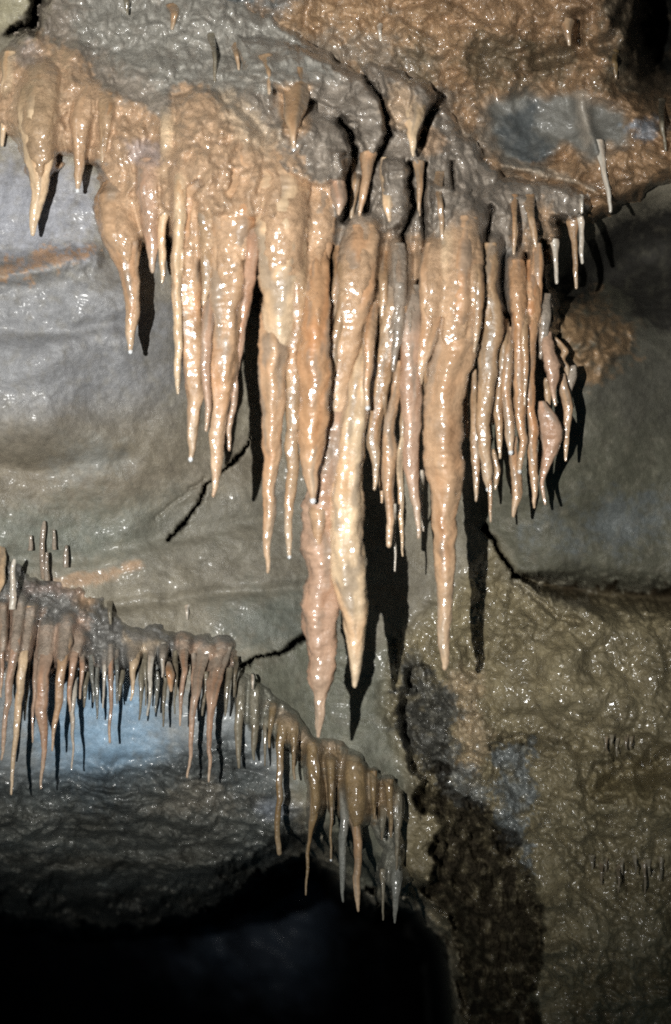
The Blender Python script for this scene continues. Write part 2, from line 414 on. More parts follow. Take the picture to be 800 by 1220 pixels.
def wall_colour(x, y):
    base = np.zeros(x.shape + (3,)) + np.array([0.18, 0.16, 0.12])
    n = fbm(x, y, 90, 4, 81)
    base = base * (1 + 0.25 * n[..., None])
    P = lambda c, sh, **k: paint(base, x, y, c, sh, **k)
    base = P((0.20, 0.20, 0.205), (60, 410, 170, 110, 0), soft=60, warp=20)
    base = P((0.27, 0.28, 0.32), (30, 250, 80, 60, 0), soft=30, warp=15, alpha=0.8)
    base = P((0.17, 0.146, 0.11), (120, 560, 190, 60, 0), soft=40, warp=20)
    base = P((0.36, 0.21, 0.11), [(-60, 325), (30, 312), (70, 296), (110, 300), (60, 320), (0, 338), (-60, 345)], soft=6, warp=14, wsize=24, alpha=0.8, grain=0.7)
    base = P((0.21, 0.215, 0.20), (110, 545, 40, 20, 0), soft=20, warp=14, alpha=0.7)
    base = P((0.135, 0.14, 0.115), (80, 640, 260, 36, -4), soft=30, warp=14)
    base = P((0.15, 0.135, 0.105), (300, 660, 130, 80, 0), soft=40, warp=14, alpha=0.8)
    base = P((0.34, 0.21, 0.12), [(60, 690), (120, 682), (165, 668), (170, 674), (120, 694), (60, 702)], soft=5, warp=6, alpha=0.7)
    base = P((0.115, 0.12, 0.10), (330, 745, 70, 40, 0), soft=30, warp=12)
    base = P((0.125, 0.125, 0.095), [(280, 800), (360, 770), (470, 770), (490, 900), (480, 1060), (420, 1060), (380, 960), (300, 900)], soft=20, warp=10)
    # right-hand side
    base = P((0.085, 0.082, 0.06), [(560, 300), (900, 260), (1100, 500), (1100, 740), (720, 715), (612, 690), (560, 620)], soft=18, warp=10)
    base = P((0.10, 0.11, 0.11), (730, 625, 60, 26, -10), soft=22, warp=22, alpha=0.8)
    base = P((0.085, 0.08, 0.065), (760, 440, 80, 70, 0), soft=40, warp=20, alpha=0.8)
    base = P((0.034, 0.032, 0.028), [(640, 335), (690, 320), (700, 280), (740, 250), (830, 240), (1000, 400), (770, 390), (730, 350), (680, 362)], soft=12, warp=14)  # shade of the hollow, painted into the wall colour
    base = P((0.235, 0.145, 0.075), [(660, 370), (715, 360), (752, 385), (752, 415), (715, 450), (690, 440), (660, 410)], soft=14, warp=20, seed=4, alpha=0.8, grain=0.8)
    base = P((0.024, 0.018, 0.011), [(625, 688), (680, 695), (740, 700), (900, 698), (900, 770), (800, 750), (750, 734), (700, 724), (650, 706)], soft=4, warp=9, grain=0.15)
    rough = sstep(-20, 20, poly_sd(x, y, ROUGH_AREA))[..., None]
    rc = np.array([0.175, 0.145, 0.085]) * (1 + 0.30 * fbm(x, y, 40, 4, 85)[..., None])
    base = base * (1 - rough) + rc * rough
    base = P((0.17, 0.145, 0.085), (740, 1080, 150, 160, 0), soft=60, warp=30, alpha=0.7)
    base = P((0.34, 0.26, 0.165), [(530, 800), (562, 796), (575, 850), (590, 900), (570, 925), (545, 910), (535, 860)], soft=9, warp=12, alpha=0.75)
    base = P((0.165, 0.175, 0.17), [(500, 845), (540, 830), (545, 905), (580, 930), (570, 975), (535, 950), (505, 900)], soft=6, warp=20, wsize=26, alpha=0.8, seed=7, grain=0.9)
    base = P((0.15, 0.165, 0.165), [(582, 895), (632, 886), (636, 960), (628, 1030), (600, 1010), (585, 950)], soft=5, warp=20, wsize=26, alpha=0.9, seed=8, grain=0.9)  # bluish wet sheen painted as rock colour
    base = P((0.15, 0.12, 0.06), [(700, 950), (715, 912), (800, 890), (900, 880), (900, 980), (760, 960)], soft=8, warp=10, alpha=0.7)
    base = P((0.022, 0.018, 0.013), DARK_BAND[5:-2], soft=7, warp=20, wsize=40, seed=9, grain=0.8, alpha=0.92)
    base = P((0.07, 0.068, 0.058), [(472, 850), (474, 800), (490, 780), (515, 800), (534, 830), (538, 890), (515, 915), (488, 900)], soft=5, warp=10, wsize=26, seed=19, grain=0.6)
    base = P((0.16, 0.15, 0.12), [(492, 775), (500, 775), (516, 835), (520, 862), (512, 862), (504, 820)], soft=4, warp=3, alpha=0.8)
    base = P((0.15, 0.145, 0.12), [(460, 868), (500, 850), (560, 846), (560, 852), (500, 858), (462, 874)], soft=3, warp=3, alpha=0.8)
    # lower-left recess
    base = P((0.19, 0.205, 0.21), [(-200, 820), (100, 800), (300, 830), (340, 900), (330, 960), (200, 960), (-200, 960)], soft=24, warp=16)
    base = P((0.20, 0.31, 0.42), (118, 868, 70, 75, -25), soft=38, warp=14, alpha=0.85)  # soft blue glow painted into the wall colour
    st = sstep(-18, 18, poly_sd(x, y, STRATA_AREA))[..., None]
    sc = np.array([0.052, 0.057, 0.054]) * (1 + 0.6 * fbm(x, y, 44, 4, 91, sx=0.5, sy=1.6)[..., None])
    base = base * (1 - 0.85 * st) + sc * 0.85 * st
    base = P((0.17, 0.15, 0.115), (230, 950, 60, 20, 0), soft=12, warp=14, alpha=0.6)
    base = P((0.19, 0.21, 0.24), (330, 966, 22, 12, 0), soft=8, warp=4, alpha=0.7)
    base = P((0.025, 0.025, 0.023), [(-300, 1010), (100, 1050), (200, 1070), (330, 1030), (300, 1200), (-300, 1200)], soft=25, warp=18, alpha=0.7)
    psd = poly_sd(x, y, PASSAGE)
    base = base * (1 - 0.95 * sstep(-14, 20, psd))[..., None] + np.array([0.008, 0.009, 0.011]) * (0.95 * sstep(-14, 20, psd))[..., None]  # darkness of the passage painted on as near-black
    base = P((0.012, 0.012, 0.012), [(750, -80), (1100, -80), (1100, 120), (800, 110), (760, 70)], soft=10, warp=10)  # corner hole: its darkness is painted on the wall
    # tan rock with a black gap at the top left
    base = P((0.30, 0.27, 0.18), [(-200, -200), (60, -200), (34, 10), (10, 36), (-200, 60)], soft=6, warp=6)
    return base

def axis(lo, hi, step, far):
    a = np.arange(lo, hi + step, step)
    ext = [step * 2]
    while sum(ext) < far:
        ext.append(ext[-1] * 1.12)
    ext = np.cumsum(ext)
    return np.concatenate([lo - ext[::-1], a, a[-1] + ext])

gx = axis(-40, 840, 1.9, 620); gy = axis(-40, 1260, 1.9, 620)
PX, PY = np.meshgrid(gx, gy)
D = wall_depth(PX, PY)
psd = poly_sd(PX, PY, PASSAGE)
keep = psd < 32
F = grid_faces(len(gy), len(gx), keep)
grit_mask = np.maximum(sstep(-25, 25, poly_sd(PX, PY, ROUGH_AREA)), sstep(-25, 25, poly_sd(PX, PY, STRATA_AREA)))
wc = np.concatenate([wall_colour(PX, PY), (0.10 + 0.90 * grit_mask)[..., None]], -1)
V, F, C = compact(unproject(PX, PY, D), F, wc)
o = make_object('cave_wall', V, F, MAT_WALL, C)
o['kind'] = 'structure'

# the far end of the dark passage
gx2 = np.linspace(-1000, 1000, 180); gy2 = np.linspace(850, 2000, 110)
X2, Y2 = np.meshgrid(gx2, gy2)
D2 = 6.4 + 0.5 * fbm(X2, Y2, 260, 4, 301) + 0.12 * ridged(X2, Y2, 60, 3, 305, sx=0.5, sy=1.4) - 0.9 * sstep(1200, 1900, Y2)
C2 = np.zeros(X2.shape + (3,)) + np.array([0.006, 0.007, 0.009])
C2 = paint(C2, X2, Y2, (0.06, 0.075, 0.10), (330, 1100, 110, 80, 0), soft=60, warp=30)  # faint bluish haze put into the colour of the near-black far wall
C2 = paint(C2, X2, Y2, (0.004, 0.004, 0.004), [(395, 900), (700, 900), (700, 1500), (395, 1500)], soft=25, warp=20)
o = make_object('passage_wall', unproject(X2, Y2, D2), grid_faces(110, 180), MAT_WALL, C2)
o['kind'] = 'structure'

# ------------------------------------------------------------------ cave ceiling, upper right
CEIL = Rbf([(250, -200, 2.7), (900, -200, 2.75), (300, 0, 2.86), (450, 60, 2.90), (600, 60, 2.84), (560, 160, 2.92), (620, 150, 2.97), (690, 130, 2.93),
            (620, 200, 2.90), (720, 220, 2.86), (800, 160, 2.84), (700, 250, 2.95), (760, 230, 2.88), (900, 250, 2.9), (400, 200, 2.98)])
CEIL_EDGE = [(180, -300), (200, -40), (240, 20), (300, 120), (420, 260), (560, 290), (640, 280), (680, 268), (706, 262), (735, 246), (760, 240), (790, 222), (830, 210),
             (960, 240), (960, -300)]
gx3 = np.arange(170, 960, 2.0); gy3 = np.arange(-300, 300, 2.0)
X3, Y3 = np.meshgrid(gx3, gy3)
sd3 = poly_sd(X3, Y3, CEIL_EDGE) + 7 * fbm(X3, Y3, 34, 3, 401)
d3 = CEIL(X3, Y3)
wx = X3 + 12 * fbm(X3, Y3, 60, 3, 411); wy = Y3 + 12 * fbm(X3, Y3, 60, 3, 412)
pool = sstep(-10, 14, poly_sd(X3, Y3, [(575, 150), (585, 118), (640, 104), (700, 112), (748, 130), (748, 172), (710, 190), (668, 178), (640, 196), (606, 196), (585, 182)]) + 9 * fbm(X3, Y3, 30, 3, 441))
d3 = d3 + (1 - 0.8 * pool) * (0.035 * fbm(wx, wy, 80, 3, 421) + 0.018 * ridged(wx, wy, 44, 3, 422, sx=0.7, sy=1.2) + 0.012 * worley(wx, wy, 26, 423) + 0.022 * fbm(wx, wy, 30, 4, 425, gain=0.6)
                              + 0.006 * fbm(X3, Y3, 11, 3, 424)) + 0.025 * pool
for pl, a, w in (([(690, 100), (694, 130), (700, 150), (712, 180)], -0.035, 9), ([(745, 10), (730, 50), (690, 60), (640, 74)], 0.06, 8),
                 ([(690, 20), (690, 55)], 0.05, 6), ([(600, 196), (650, 206), (690, 218), (712, 232)], -0.03, 5), ([(520, 120), (560, 160), (600, 198)], -0.02, 5)):
    e, _ = seg_dist(X3, Y3, pl)
    d3 = d3 + a * np.exp(-(e / w) ** 2)
hole = np.exp(-((X3 - 795) / 34) ** 2 - ((Y3 - 30) / 80) ** 2)
d3 = d3 + 0.8 * hole
back3 = WALL(X3, Y3) + 0.12
pr = np.sqrt(1 - (1 - np.clip(sd3 / 22.0, 0, 1)) ** 2)
d3 = back3 + (d3 - back3) * pr
c3 = np.zeros(X3.shape + (3,)) + np.array([0.25, 0.155, 0.085])
c3 = c3 * (1 + 0.35 * fbm(X3, Y3, 40, 4, 431)[..., None])
c3 = paint(c3, X3, Y3, (0.34, 0.22, 0.125), (440, 40, 110, 40, 10), soft=30, warp=24, seed=1)
c3 = paint(c3, X3, Y3, (0.20, 0.18, 0.15), (480, 130, 140, 50, 40), soft=30, warp=34, alpha=0.7, seed=12)
c3 = paint(c3, X3, Y3, (0.10, 0.08, 0.05), (610, 75, 100, 26, 0), soft=24, warp=30, alpha=0.8, seed=2)
c3 = paint(c3, X3, Y3, (0.12, 0.13, 0.13), (280, -10, 60, 30, 0), soft=20, warp=14, seed=2)
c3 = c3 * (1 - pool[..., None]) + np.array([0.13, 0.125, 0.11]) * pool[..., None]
c3 = paint(c3, X3, Y3, (0.06, 0.065, 0.065), [(590, 140), (640, 120), (642, 160), (662, 184), (640, 192), (600, 186)], soft=9, warp=8, seed=3)  # painted shade on the left side of the pool
c3 = paint(c3, X3, Y3, (0.40, 0.35, 0.28), [(600, 190), (650, 199), (700, 218), (708, 226), (650, 209), (600, 200)], soft=3, warp=3, alpha=0.6)
c3 = paint(c3, X3, Y3, (0.36, 0.31, 0.25), [(686, 112), (698, 108), (706, 170), (696, 176)], soft=6, warp=4, alpha=0.7)
c3 = paint(c3, X3, Y3, (0.20, 0.26, 0.32), (772, 155, 18, 14, 0), soft=7, warp=14, alpha=0.7, seed=5)
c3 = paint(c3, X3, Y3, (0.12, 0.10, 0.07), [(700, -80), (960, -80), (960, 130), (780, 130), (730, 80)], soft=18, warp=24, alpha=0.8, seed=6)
c3 = paint(c3, X3, Y3, (0.02, 0.02, 0.018), [(762, -80), (960, -80), (960, 110), (790, 96), (765, 60)], soft=8, warp=8, seed=6)  # same corner darkness painted on the ceiling
F = grid_faces(len(gy3), len(gx3), sd3 > -1)
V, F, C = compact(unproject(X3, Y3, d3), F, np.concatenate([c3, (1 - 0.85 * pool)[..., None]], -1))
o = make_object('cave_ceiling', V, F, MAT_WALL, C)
o['kind'] = 'structure'

# ------------------------------------------------------------------ stalactite builder
TINT = {'peach': (0.40, 0.258, 0.155), 'cream': (0.53, 0.39, 0.25), 'orange': (0.39, 0.225, 0.12), 'grey': (0.235, 0.195, 0.155), 'pink': (0.37, 0.24, 0.165),
        'tan': (0.31, 0.205, 0.12), 'dim': (0.17, 0.15, 0.11), 'brown': (0.17, 0.115, 0.055), 'pale': (0.44, 0.40, 0.34), 'slate': (0.17, 0.17, 0.15)}
_count = [0]

def spline(P, n):
    P = np.asarray(P, float)
    s = np.concatenate([[0], np.cumsum(np.hypot(np.diff(P[:, 0]), np.diff(P[:, 1])))])
    u = np.linspace(0, s[-1], n)
    out = np.zeros((n, 3))
    for k in range(3):
        m = np.gradient(P[:, k], s)
        if k == 2:
            dl = np.diff(P[:, k]) / np.diff(s)
            for i in range(1, len(m) - 1):
                m[i] = 0 if dl[i - 1] * dl[i] <= 0 else 2 * dl[i - 1] * dl[i] / (dl[i - 1] + dl[i])
        i = np.clip(np.searchsorted(s, u, side='right') - 1, 0, len(s) - 2)
        h = s[i + 1] - s[i]; t = (u - s[i]) / h
        out[:, k] = ((2 * t ** 3 - 3 * t ** 2 + 1) * P[i, k] + (t ** 3 - 2 * t ** 2 + t) * h * m[i] + (-2 * t ** 3 + 3 * t ** 2) * P[i + 1, k] + (t ** 3 - t ** 2) * h * m[i + 1])
    return out, u, s[-1]

def root_depth(front, P, u, L, r, d0, off, big):
    """distance of the axis from the camera: it comes out of the flowstone gradually, like a rib"""
    t = u / L
    dtop = float(front(P[0][0], P[0][1]))
    tb = min(0.5, (26 + 2.4 * big) / L) if front is not MAIN else min(0.38, (16 + 1.3 * big) / L)
    return lerp(dtop + min(0, off), d0, sstep(0.0, 0.4, t)) + (0.9 * r[0] + 0.02) * (1 - sstep(-0.3 * tb, tb, t)) 

def stalactite(label, pts, tint='peach', on='main', off=0.0, depth=None, top_tint=None, group=None, drop=False, rough=1.0, name='stalactite', cat='stalactite', up=False, rib=0.0):
    _count[0] += 1
    sd = 1000 + 13 * _count[0]
    front = {'main': MAIN, 'ledge': LEDGE, 'apron': APRON, 'ceil': CEIL, 'wall': WALL}[on]
    P = np.array(pts, float)
    if on == 'ledge':
        P[:, 2] *= np.linspace(0.95, 0.78, len(P))
        top_tint = top_tint or ('grey' if tint in ('pink', 'peach', 'tan', 'orange') else None)
    if on == 'apron':
        P[:, 2] *= 0.85
    big = P[:, 2].max()
    L0 = np.hypot(np.diff(P[:, 0]), np.diff(P[:, 1])).sum()
    n = int(max(16, L0 / (1.3 if big > 10 else 1.6)))
    Q, u, L = spline(P, n)
    t = u / L
    seg = 28 if big > 24 else (18 if big > 10 else 12)
    dtop = float(front(P[0, 0], P[0, 1]))
    d0 = float(metres(depth)) if depth is not None else (float(front(P[0, 0], max(P[0, 1], 805.0))) if on == 'ledge' else dtop) + off
    mpx = 1.0 / FPX
    w = np.maximum(Q[:, 2], 1.4)
    r = 0.5 * w * d0 * mpx
    if up:
        d0 = float(surface(on, P[0, 0], P[0, 1])[0]) - 0.022
        dc = np.full(n, d0)
        r = 0.5 * w * d0 * mpx
    elif group in ('small stalactites on the grey upper flowstone', 'straw stalactites of the upper right') or on == 'wall':
        sf = surface(on, Q[:, 0], Q[:, 1])
        d0 = min(float(sf[: n // 3 + 1].mean()) - 0.012, float(sf.min()) + 0.002)
        r = 0.5 * w * d0 * mpx
        dc = lerp(float(sf[0]) + 1.4 * r[0], d0, sstep(-0.05, 0.85 if big > 14 else 0.5, t))
        r = r * (1 + (0.0 if big > 14 else 0.45) * (1 - sstep(0.0, 0.4, t)))
    else:
        dc = root_depth(front, P, u, L, r, d0, off, big)
        r = r * (0.8 + 0.2 * sstep(0.0, min(0.2, 20 / L), t))
    thin = min(1.0, big / 22.0)
    jx = (2.0 * fbm(u, u * 0 + sd, 60, 2, sd) + 0.5 * fbm(u, u * 0 + sd, 16, 2, sd + 1)) * (0.6 + 1.1 * thin) * sstep(0, 0.15, t)
    jd = 0.9 * fbm(u, u * 0 + sd, 50, 2, sd + 2) * mpx * d0
    ring = 1 + rough * (0.14 * fbm(u, u * 0, 40, 2, sd + 3) + 0.022 * fbm(u, u * 0, 9, 2, sd + 4))
    r = r * ring
    # rounded tip
    tail = (L - u)
    rt = max(r[-1], 0.5 * 1.4 * d0 * mpx)
    a = np.linspace(0, 2 * math.pi, seg, endpoint=False)
    A, U = np.meshgrid(a, u)
    cyc = np.cos(A) * 1.3; cys = np.sin(A) * 1.3
    lump = fbm(cyc * 9 + sd, U * 0.30 + cys * 9, 6.5, 3, sd + 5)
    lump2 = fbm(cyc * 14 + sd, U * 0.7 + cys * 14, 5.0, 2, sd + 8)
    flute = np.cos(A * (3 if big < 30 else 5) + 1.5 * fbm(U, U * 0, 90, 2, sd + 6) + sd) 
    R = r[:, None] * (1 + rough * (0.085 * lump + 0.045 * lump2) + (0.10 + rib) * flute * (1 - 0.75 * t[:, None]) + 0.10 * np.cos(A - 0.7 * sd))
    cxw = (Q[:, 0] + jx - CX) * mpx * d0
    czw = (CY - Q[:, 1]) * mpx * d0
    # keep picture height and place while depth changes towards the root
    k = (dc + jd) / d0
    X = (cxw * k)[:, None] + R * np.cos(A)
    Yw = (dc + jd)[:, None] + R * np.sin(A) * 0.95
    Z = (czw * k)[:, None] + np.zeros_like(A)
    V = np.stack([X, Yw, Z], -1).reshape(-1, 3)
    # tip: three shrinking rings and a point
    V = V.reshape(n, seg, 3)
    last = V[-1]; c = last.mean(0); extra = []
    sgn = 1 if up else -1
    for q in (0.45, 0.8, 0.98):
        rr = math.sqrt(max(0, 1 - q * q))
        g = c + (last - c) * rr; g[:, 2] = c[2] + sgn * q * rt * 1.2
        extra.append(g)
    V = np.concatenate([V, np.array(extra)], 0)
    ny = n + 3
    i = np.arange(ny * seg).reshape(ny, seg)
    j = np.roll(i, -1, axis=1)
    F = np.stack([i[:-1], j[:-1], j[1:], i[1:]], -1).reshape(-1, 4)
    if not up:
        F = F[:, ::-1]
    # cap both ends with the last ring's quads
    capf = []
    for ringi in (i[0], i[-1]):
        for q in range(seg // 2 - 1):
            capf.append([ringi[q], ringi[q + 1], ringi[seg - 2 - q], ringi[seg - 1 - q]])
    F = np.concatenate([F, np.array(capf)], 0)
    base = np.asarray(TINT[tint], float) * (0.8 if on == 'ledge' else 1.0)
    col = np.zeros((ny, seg, 3)) + base
    tt = np.concatenate([t, [1, 1, 1]]); uu = np.concatenate([u, [L] * 3])
    A2, U2 = np.meshgrid(a, uu)
    mot = fbm(np.cos(A2) * 9 + sd, U2 * 0.22 + np.sin(A2) * 9, 8, 3, sd + 7)
    band = fbm(uu, uu * 0, 45, 3, sd + 9)
    col = col * (1 + 0.16 * mot[..., None] + 0.14 * band[:, None, None])
    red = np.clip(fbm(np.cos(A2) * 6 - sd, U2 * 0.1 + np.sin(A2) * 6, 9, 3, sd + 17) + 0.1, 0, 1)[..., None]
    col = col * (1 - red * np.array([0.0, 0.16, 0.28]))
    streak = sstep(0.12, 0.5, fbm(np.cos(A2) * 11 + 2 * sd, U2 * 0.10 + np.sin(A2) * 11, 9, 3, sd + 27) + 0.25 * (1 - tt[:, None]) - 0.15)[..., None] * 0.65
    if tint not in ('grey', 'slate', 'dim', 'pale'):
        col = col * (1 - streak) + np.array([0.215, 0.175, 0.135]) * streak
        tipf = (sstep(0.72, 1.0, tt) * 0.35)[:, None, None]
        col = col * (1 - tipf) + np.array([0.58, 0.47, 0.34]) * tipf * (1 if tint != 'brown' else 0.5)
    if top_tint:
        f = (1 - sstep(0.02, 0.30, tt + 0.08 * band))[:, None, None]
        col = col * (1 - f) + np.asarray(TINT[top_tint]) * f
    o = make_object(name, V.reshape(-1, 3), F, MAT_CALCITE if tint not in ('grey', 'slate') else MAT_MUD, col, origin=(V[0].mean(0)))
    o['label'] = label; o['category'] = cat
    if group:
        o['group'] = group
    if drop:
        rad = rt * 1.15
        vs, fs = [], []
        for ia in range(7):
            th = math.pi * ia / 6
            for ib in range(12):
                ph = 2 * math.pi * ib / 12
                sx = max(0.02, math.sin(th))
                vs.append((c[0] + rad * sx * math.cos(ph), c[1] + rad * sx * math.sin(ph), c[2] + sgn * rt * 0.7 + rad * 1.2 * math.cos(th)))
        for ia in range(6):
            for ib in range(12):
                fs.append((ia * 12 + ib, (ia + 1) * 12 + ib, (ia + 1) * 12 + (ib + 1) % 12, ia * 12 + (ib + 1) % 12))
        make_object('water_drop', vs, fs, MAT_DROP, parent=o, origin=(c[0], c[1], c[2] + sgn * rt * 0.7))
    return o

# ------------------------------------------------------------------ every stalactite: label, (x, y, width) from root to tip, colour
GM = 'stalactites hanging from the large flowstone mass'
GL = 'thin stalactites fringing the left ledge'
GA = 'stalactites dripping from the brown apron'
LIST = []
def S(label, pts, *a, **k):
    LIST.append((label, pts, a, k))

# upper left cluster
S('pale drape cut by the left picture edge, below the top left corner', [(12, 62, 18), (9, 100, 14), (4, 140, 9), (1, 172, 4)], 'cream', group=GM)
S('fat cream-bellied stalactite in the upper left, narrowing to a long thin tip', [(52, 92, 40), (47, 130, 46), (46, 165, 40), (48, 200, 27), (45, 232, 19), (41, 260, 11), (39, 278, 5)], 'cream', off=-0.03, top_tint='tan', group=GM)
S('short tan stalactite with a thin shadow, just right of the fat cream-bellied one', [(106, 105, 30), (98, 140, 26), (95, 170, 16), (94, 200, 12), (93, 225, 5)], 'peach', group=GM, drop=True)
S('smallest tan spike in the upper left, under two white wet glints', [(128, 112, 26), (127, 140, 15), (126, 165, 9), (123, 191, 4)], 'tan', group=GM)
S('wide-shouldered stalactite alone in front of the bare left wall, with a dark shadow line', [(142, 218, 46), (143, 270, 48), (150, 302, 36), (157, 330, 23), (158, 370, 17), (157, 400, 11), (157, 417, 5)], 'peach', group=GM, drop=True)
S('slim cream rib dropping to a point left of the big fluted curtain', [(200, 130, 20), (198, 180, 15), (197, 240, 13), (195, 290, 10), (193, 320, 7), (192, 336, 3)], 'cream', group=GM)
S('small pinkish lobe between the wide-shouldered stalactite and the slim cream rib', [(176, 190, 26), (178, 240, 24), (180, 285, 16), (182, 322, 6)], 'pink', off=0.02, group=GM)
# big curtain
S('fluted peach stalactite with a kinked lower end, leftmost of the long curtain', [(232, 165, 34), (226, 240, 36), (224, 310, 38), (224, 380, 36), (226, 435, 27), (231, 470, 19), (229, 515, 13), (227, 545, 6)], 'peach', group=GM, drop=True, rib=0.04)
S('thin cream rib down the left flank of the kinked fluted stalactite', [(216, 200, 16), (213, 300, 13), (212, 380, 11), (212, 440, 8), (213, 468, 3)], 'cream', off=-0.012, group=GM)
S('long peach stalactite with a bright cream point, second of the long curtain from the left', [(285, 170, 56), (280, 240, 58), (275, 300, 54), (268, 370, 40), (265, 440, 34), (261, 500, 21), (256, 550, 14), (254, 590, 5)], 'peach', off=-0.01, group=GM, rib=0.04)
S('short pale rib clinging to the left side of the bright cream-pointed stalactite', [(252, 340, 18), (247, 400, 14), (246, 470, 9), (245, 512, 4)], 'pink', off=0.0, depth=2.44, group=GM)
S('thin grey-pink spike half hidden behind the bright cream-pointed stalactite', [(302, 270, 18), (294, 350, 13), (284, 420, 9), (277, 490, 7), (273, 535, 4)], 'pink', off=0.05, group=GM)
S('thin rib between the two leftmost long curtain stalactites', [(246, 200, 22), (248, 270, 20), (246, 330, 13), (243, 362, 5)], 'tan', off=0.0, group=GM)
S('broad cream drape with a blunt square lower edge', [(335, 190, 60), (336, 250, 62), (335, 310, 54), (334, 360, 44), (333, 396, 38), (333, 409, 30)], 'cream', off=-0.02, top_tint='peach', group=GM)
S('long orange stalactite hanging straight from under the blunt cream drape', [(326, 360, 34), (325, 420, 34), (324, 490, 28), (322, 550, 19), (320, 610, 15), (319, 655, 8), (318, 681, 4)], 'peach', depth=2.45, group=GM)
S('slender long stalactite squeezed between the straight orange one and the glossy orange one', [(357, 300, 22), (355, 380, 20), (352, 440, 20), (350, 505, 18), (348, 560, 15), (346, 620, 10), (345, 662, 4)], 'tan', depth=2.46, group=GM, drop=True)
S('tan sheet folded beside the broad cream drape, with a short notched end', [(378, 205, 40), (380, 270, 38), (376, 330, 28), (366, 370, 20), (362, 398, 8)], 'peach', off=0.0, group=GM)
S('glossy orange stalactite with a fat white drop at its tip', [(380, 300, 26), (380, 370, 32), (379, 420, 37), (377, 480, 37), (375, 530, 30), (373, 570, 17), (372, 594, 6)], 'orange', depth=2.40, group=GM, drop=True)
S('lumpy pink stalactite reaching lowest of all, thickly covered in wet glints', [(402, 470, 20), (396, 540, 34), (386, 600, 46), (382, 660, 44), (381, 720, 41), (383, 770, 37), (383, 806, 28), (381, 835, 14), (380, 860, 9), (379, 877, 4)], 'pink', depth=2.50, group=GM, rough=1.7)
S('short cream spike overlapping the upper part of the lumpy pink stalactite', [(381, 585, 24), (381, 605, 24), (380, 632, 15), (379, 660, 4)], 'peach', depth=2.455, group=GM)
S('dull orange fold ending above the gap left of the thick cream stalactite', [(432, 270, 40), (426, 320, 44), (418, 390, 38), (406, 450, 28), (401, 490, 16), (400, 504, 6)], 'peach', off=-0.01, group=GM)
S('thick cream stalactite with bulging middle, second lowest, beside the lumpy pink one', [(446, 380, 18), (434, 430, 22), (424, 480, 30), (417, 545, 37), (414, 620, 41), (416, 685, 40), (420, 728, 33), (421, 760, 21), (421, 792, 15), (420, 816, 6)], 'cream', depth=2.46, group=GM, top_tint='tan')
S('short stub with a rounded pink tip in the middle of the curtain', [(446, 360, 18), (440, 410, 14), (438, 450, 10), (437, 484, 5)], 'peach', depth=2.42, group=GM, drop=True)
S('leaning tan stalactite with a knobbed end, left of the twin thin spikes', [(478, 310, 30), (470, 370, 34), (461, 420, 30), (452, 465, 23), (447, 505, 16), (446, 532, 15), (447, 552, 9), (447, 582, 4)], 'tan', off=0.0, top_tint='grey', group=GM)
S('knobbed cream stalactite lit against the deep black shadow', [(476, 430, 10), (468, 480, 12), (464, 520, 16), (465, 546, 20), (465, 580, 13), (466, 615, 10), (465, 649, 6)], 'peach', depth=2.54, group=GM)
S('very thin cream spike touching the right side of the knobbed cream stalactite', [(480, 520, 8), (477, 560, 8), (478, 600, 7), (478, 640, 4), (479, 662, 2)], 'cream', depth=2.56, group=GM)
S('hair-thin white straw below the knobbed cream stalactite', [(471, 600, 3), (470, 640, 3), (470, 680, 2)], 'pale', depth=2.6, group=GM)
S('grey-topped pink stalactite, narrow, hanging left of the biggest cream one', [(490, 340, 26), (489, 400, 26), (489, 450, 26), (490, 505, 21), (491, 550, 18), (493, 585, 13), (497, 610, 8), (498, 640, 4)], 'pink', off=0.0, top_tint='grey', group=GM)
S('tapering wedge with a horizontal white glint, left shoulder of the biggest stalactite', [(518, 290, 28), (515, 350, 28), (512, 400, 24), (506, 435, 12), (504, 456, 4)], 'peach', off=-0.01, group=GM)
S('biggest cream stalactite of the right half, with strong glints and a lone long tip', [(552, 260, 40), (548, 320, 46), (545, 370, 50), (537, 430, 50), (527, 490, 44), (527, 540, 46), (530, 572, 42), (529, 610, 31), (528, 660, 25), (528, 710, 19), (529, 760, 14), (530, 795, 7)], 'peach', off=-0.03, group=GM, rib=0.03)
S('narrow rib with grey flank on the left of the biggest stalactite', [(534, 270, 16), (532, 330, 18), (528, 390, 20), (522, 450, 14), (518, 480, 5)], 'cream', off=-0.015, group=GM)
S('sinuous tan stalactite bulging at mid height, next right of the biggest', [(584, 290, 20), (582, 345, 18), (586, 385, 26), (581, 425, 24), (577, 480, 18), (576, 525, 16), (579, 560, 13), (580, 581, 5)], 'tan', off=-0.01, group=GM, drop=True)
S('slim companion on the left flank of the sinuous tan stalactite', [(566, 440, 6), (565, 480, 8), (566, 530, 11), (567, 570, 8), (567, 596, 3)], 'tan', depth=2.56, group=GM)
S('tiny spike in the black gap right of the biggest stalactite', [(557, 450, 6), (556, 480, 7), (556, 520, 3)], 'tan', depth=2.58, group=GM)
S('thin trailing thread below the sinuous tan stalactite', [(582, 560, 7), (585, 590, 5), (585, 621, 2)], 'peach', depth=2.53, group=GM)
S('tiny forked stub between the sinuous stalactite and the twin spikes', [(588, 535, 6), (592, 560, 9), (590, 582, 3)], 'tan', depth=2.56, group=GM)
S('thin tan spike, left one of the twin spikes right of the sinuous stalactite', [(600, 380, 16), (597, 440, 14), (595, 500, 10), (597, 545, 3)], 'tan', off=0.0, group=GM)
S('spike with a bright wet tip, right one of the twin spikes', [(607, 390, 14), (605, 440, 13), (605, 490, 12), (608, 518, 12), (609, 537, 5)], 'peach', off=-0.01, group=GM, drop=True)
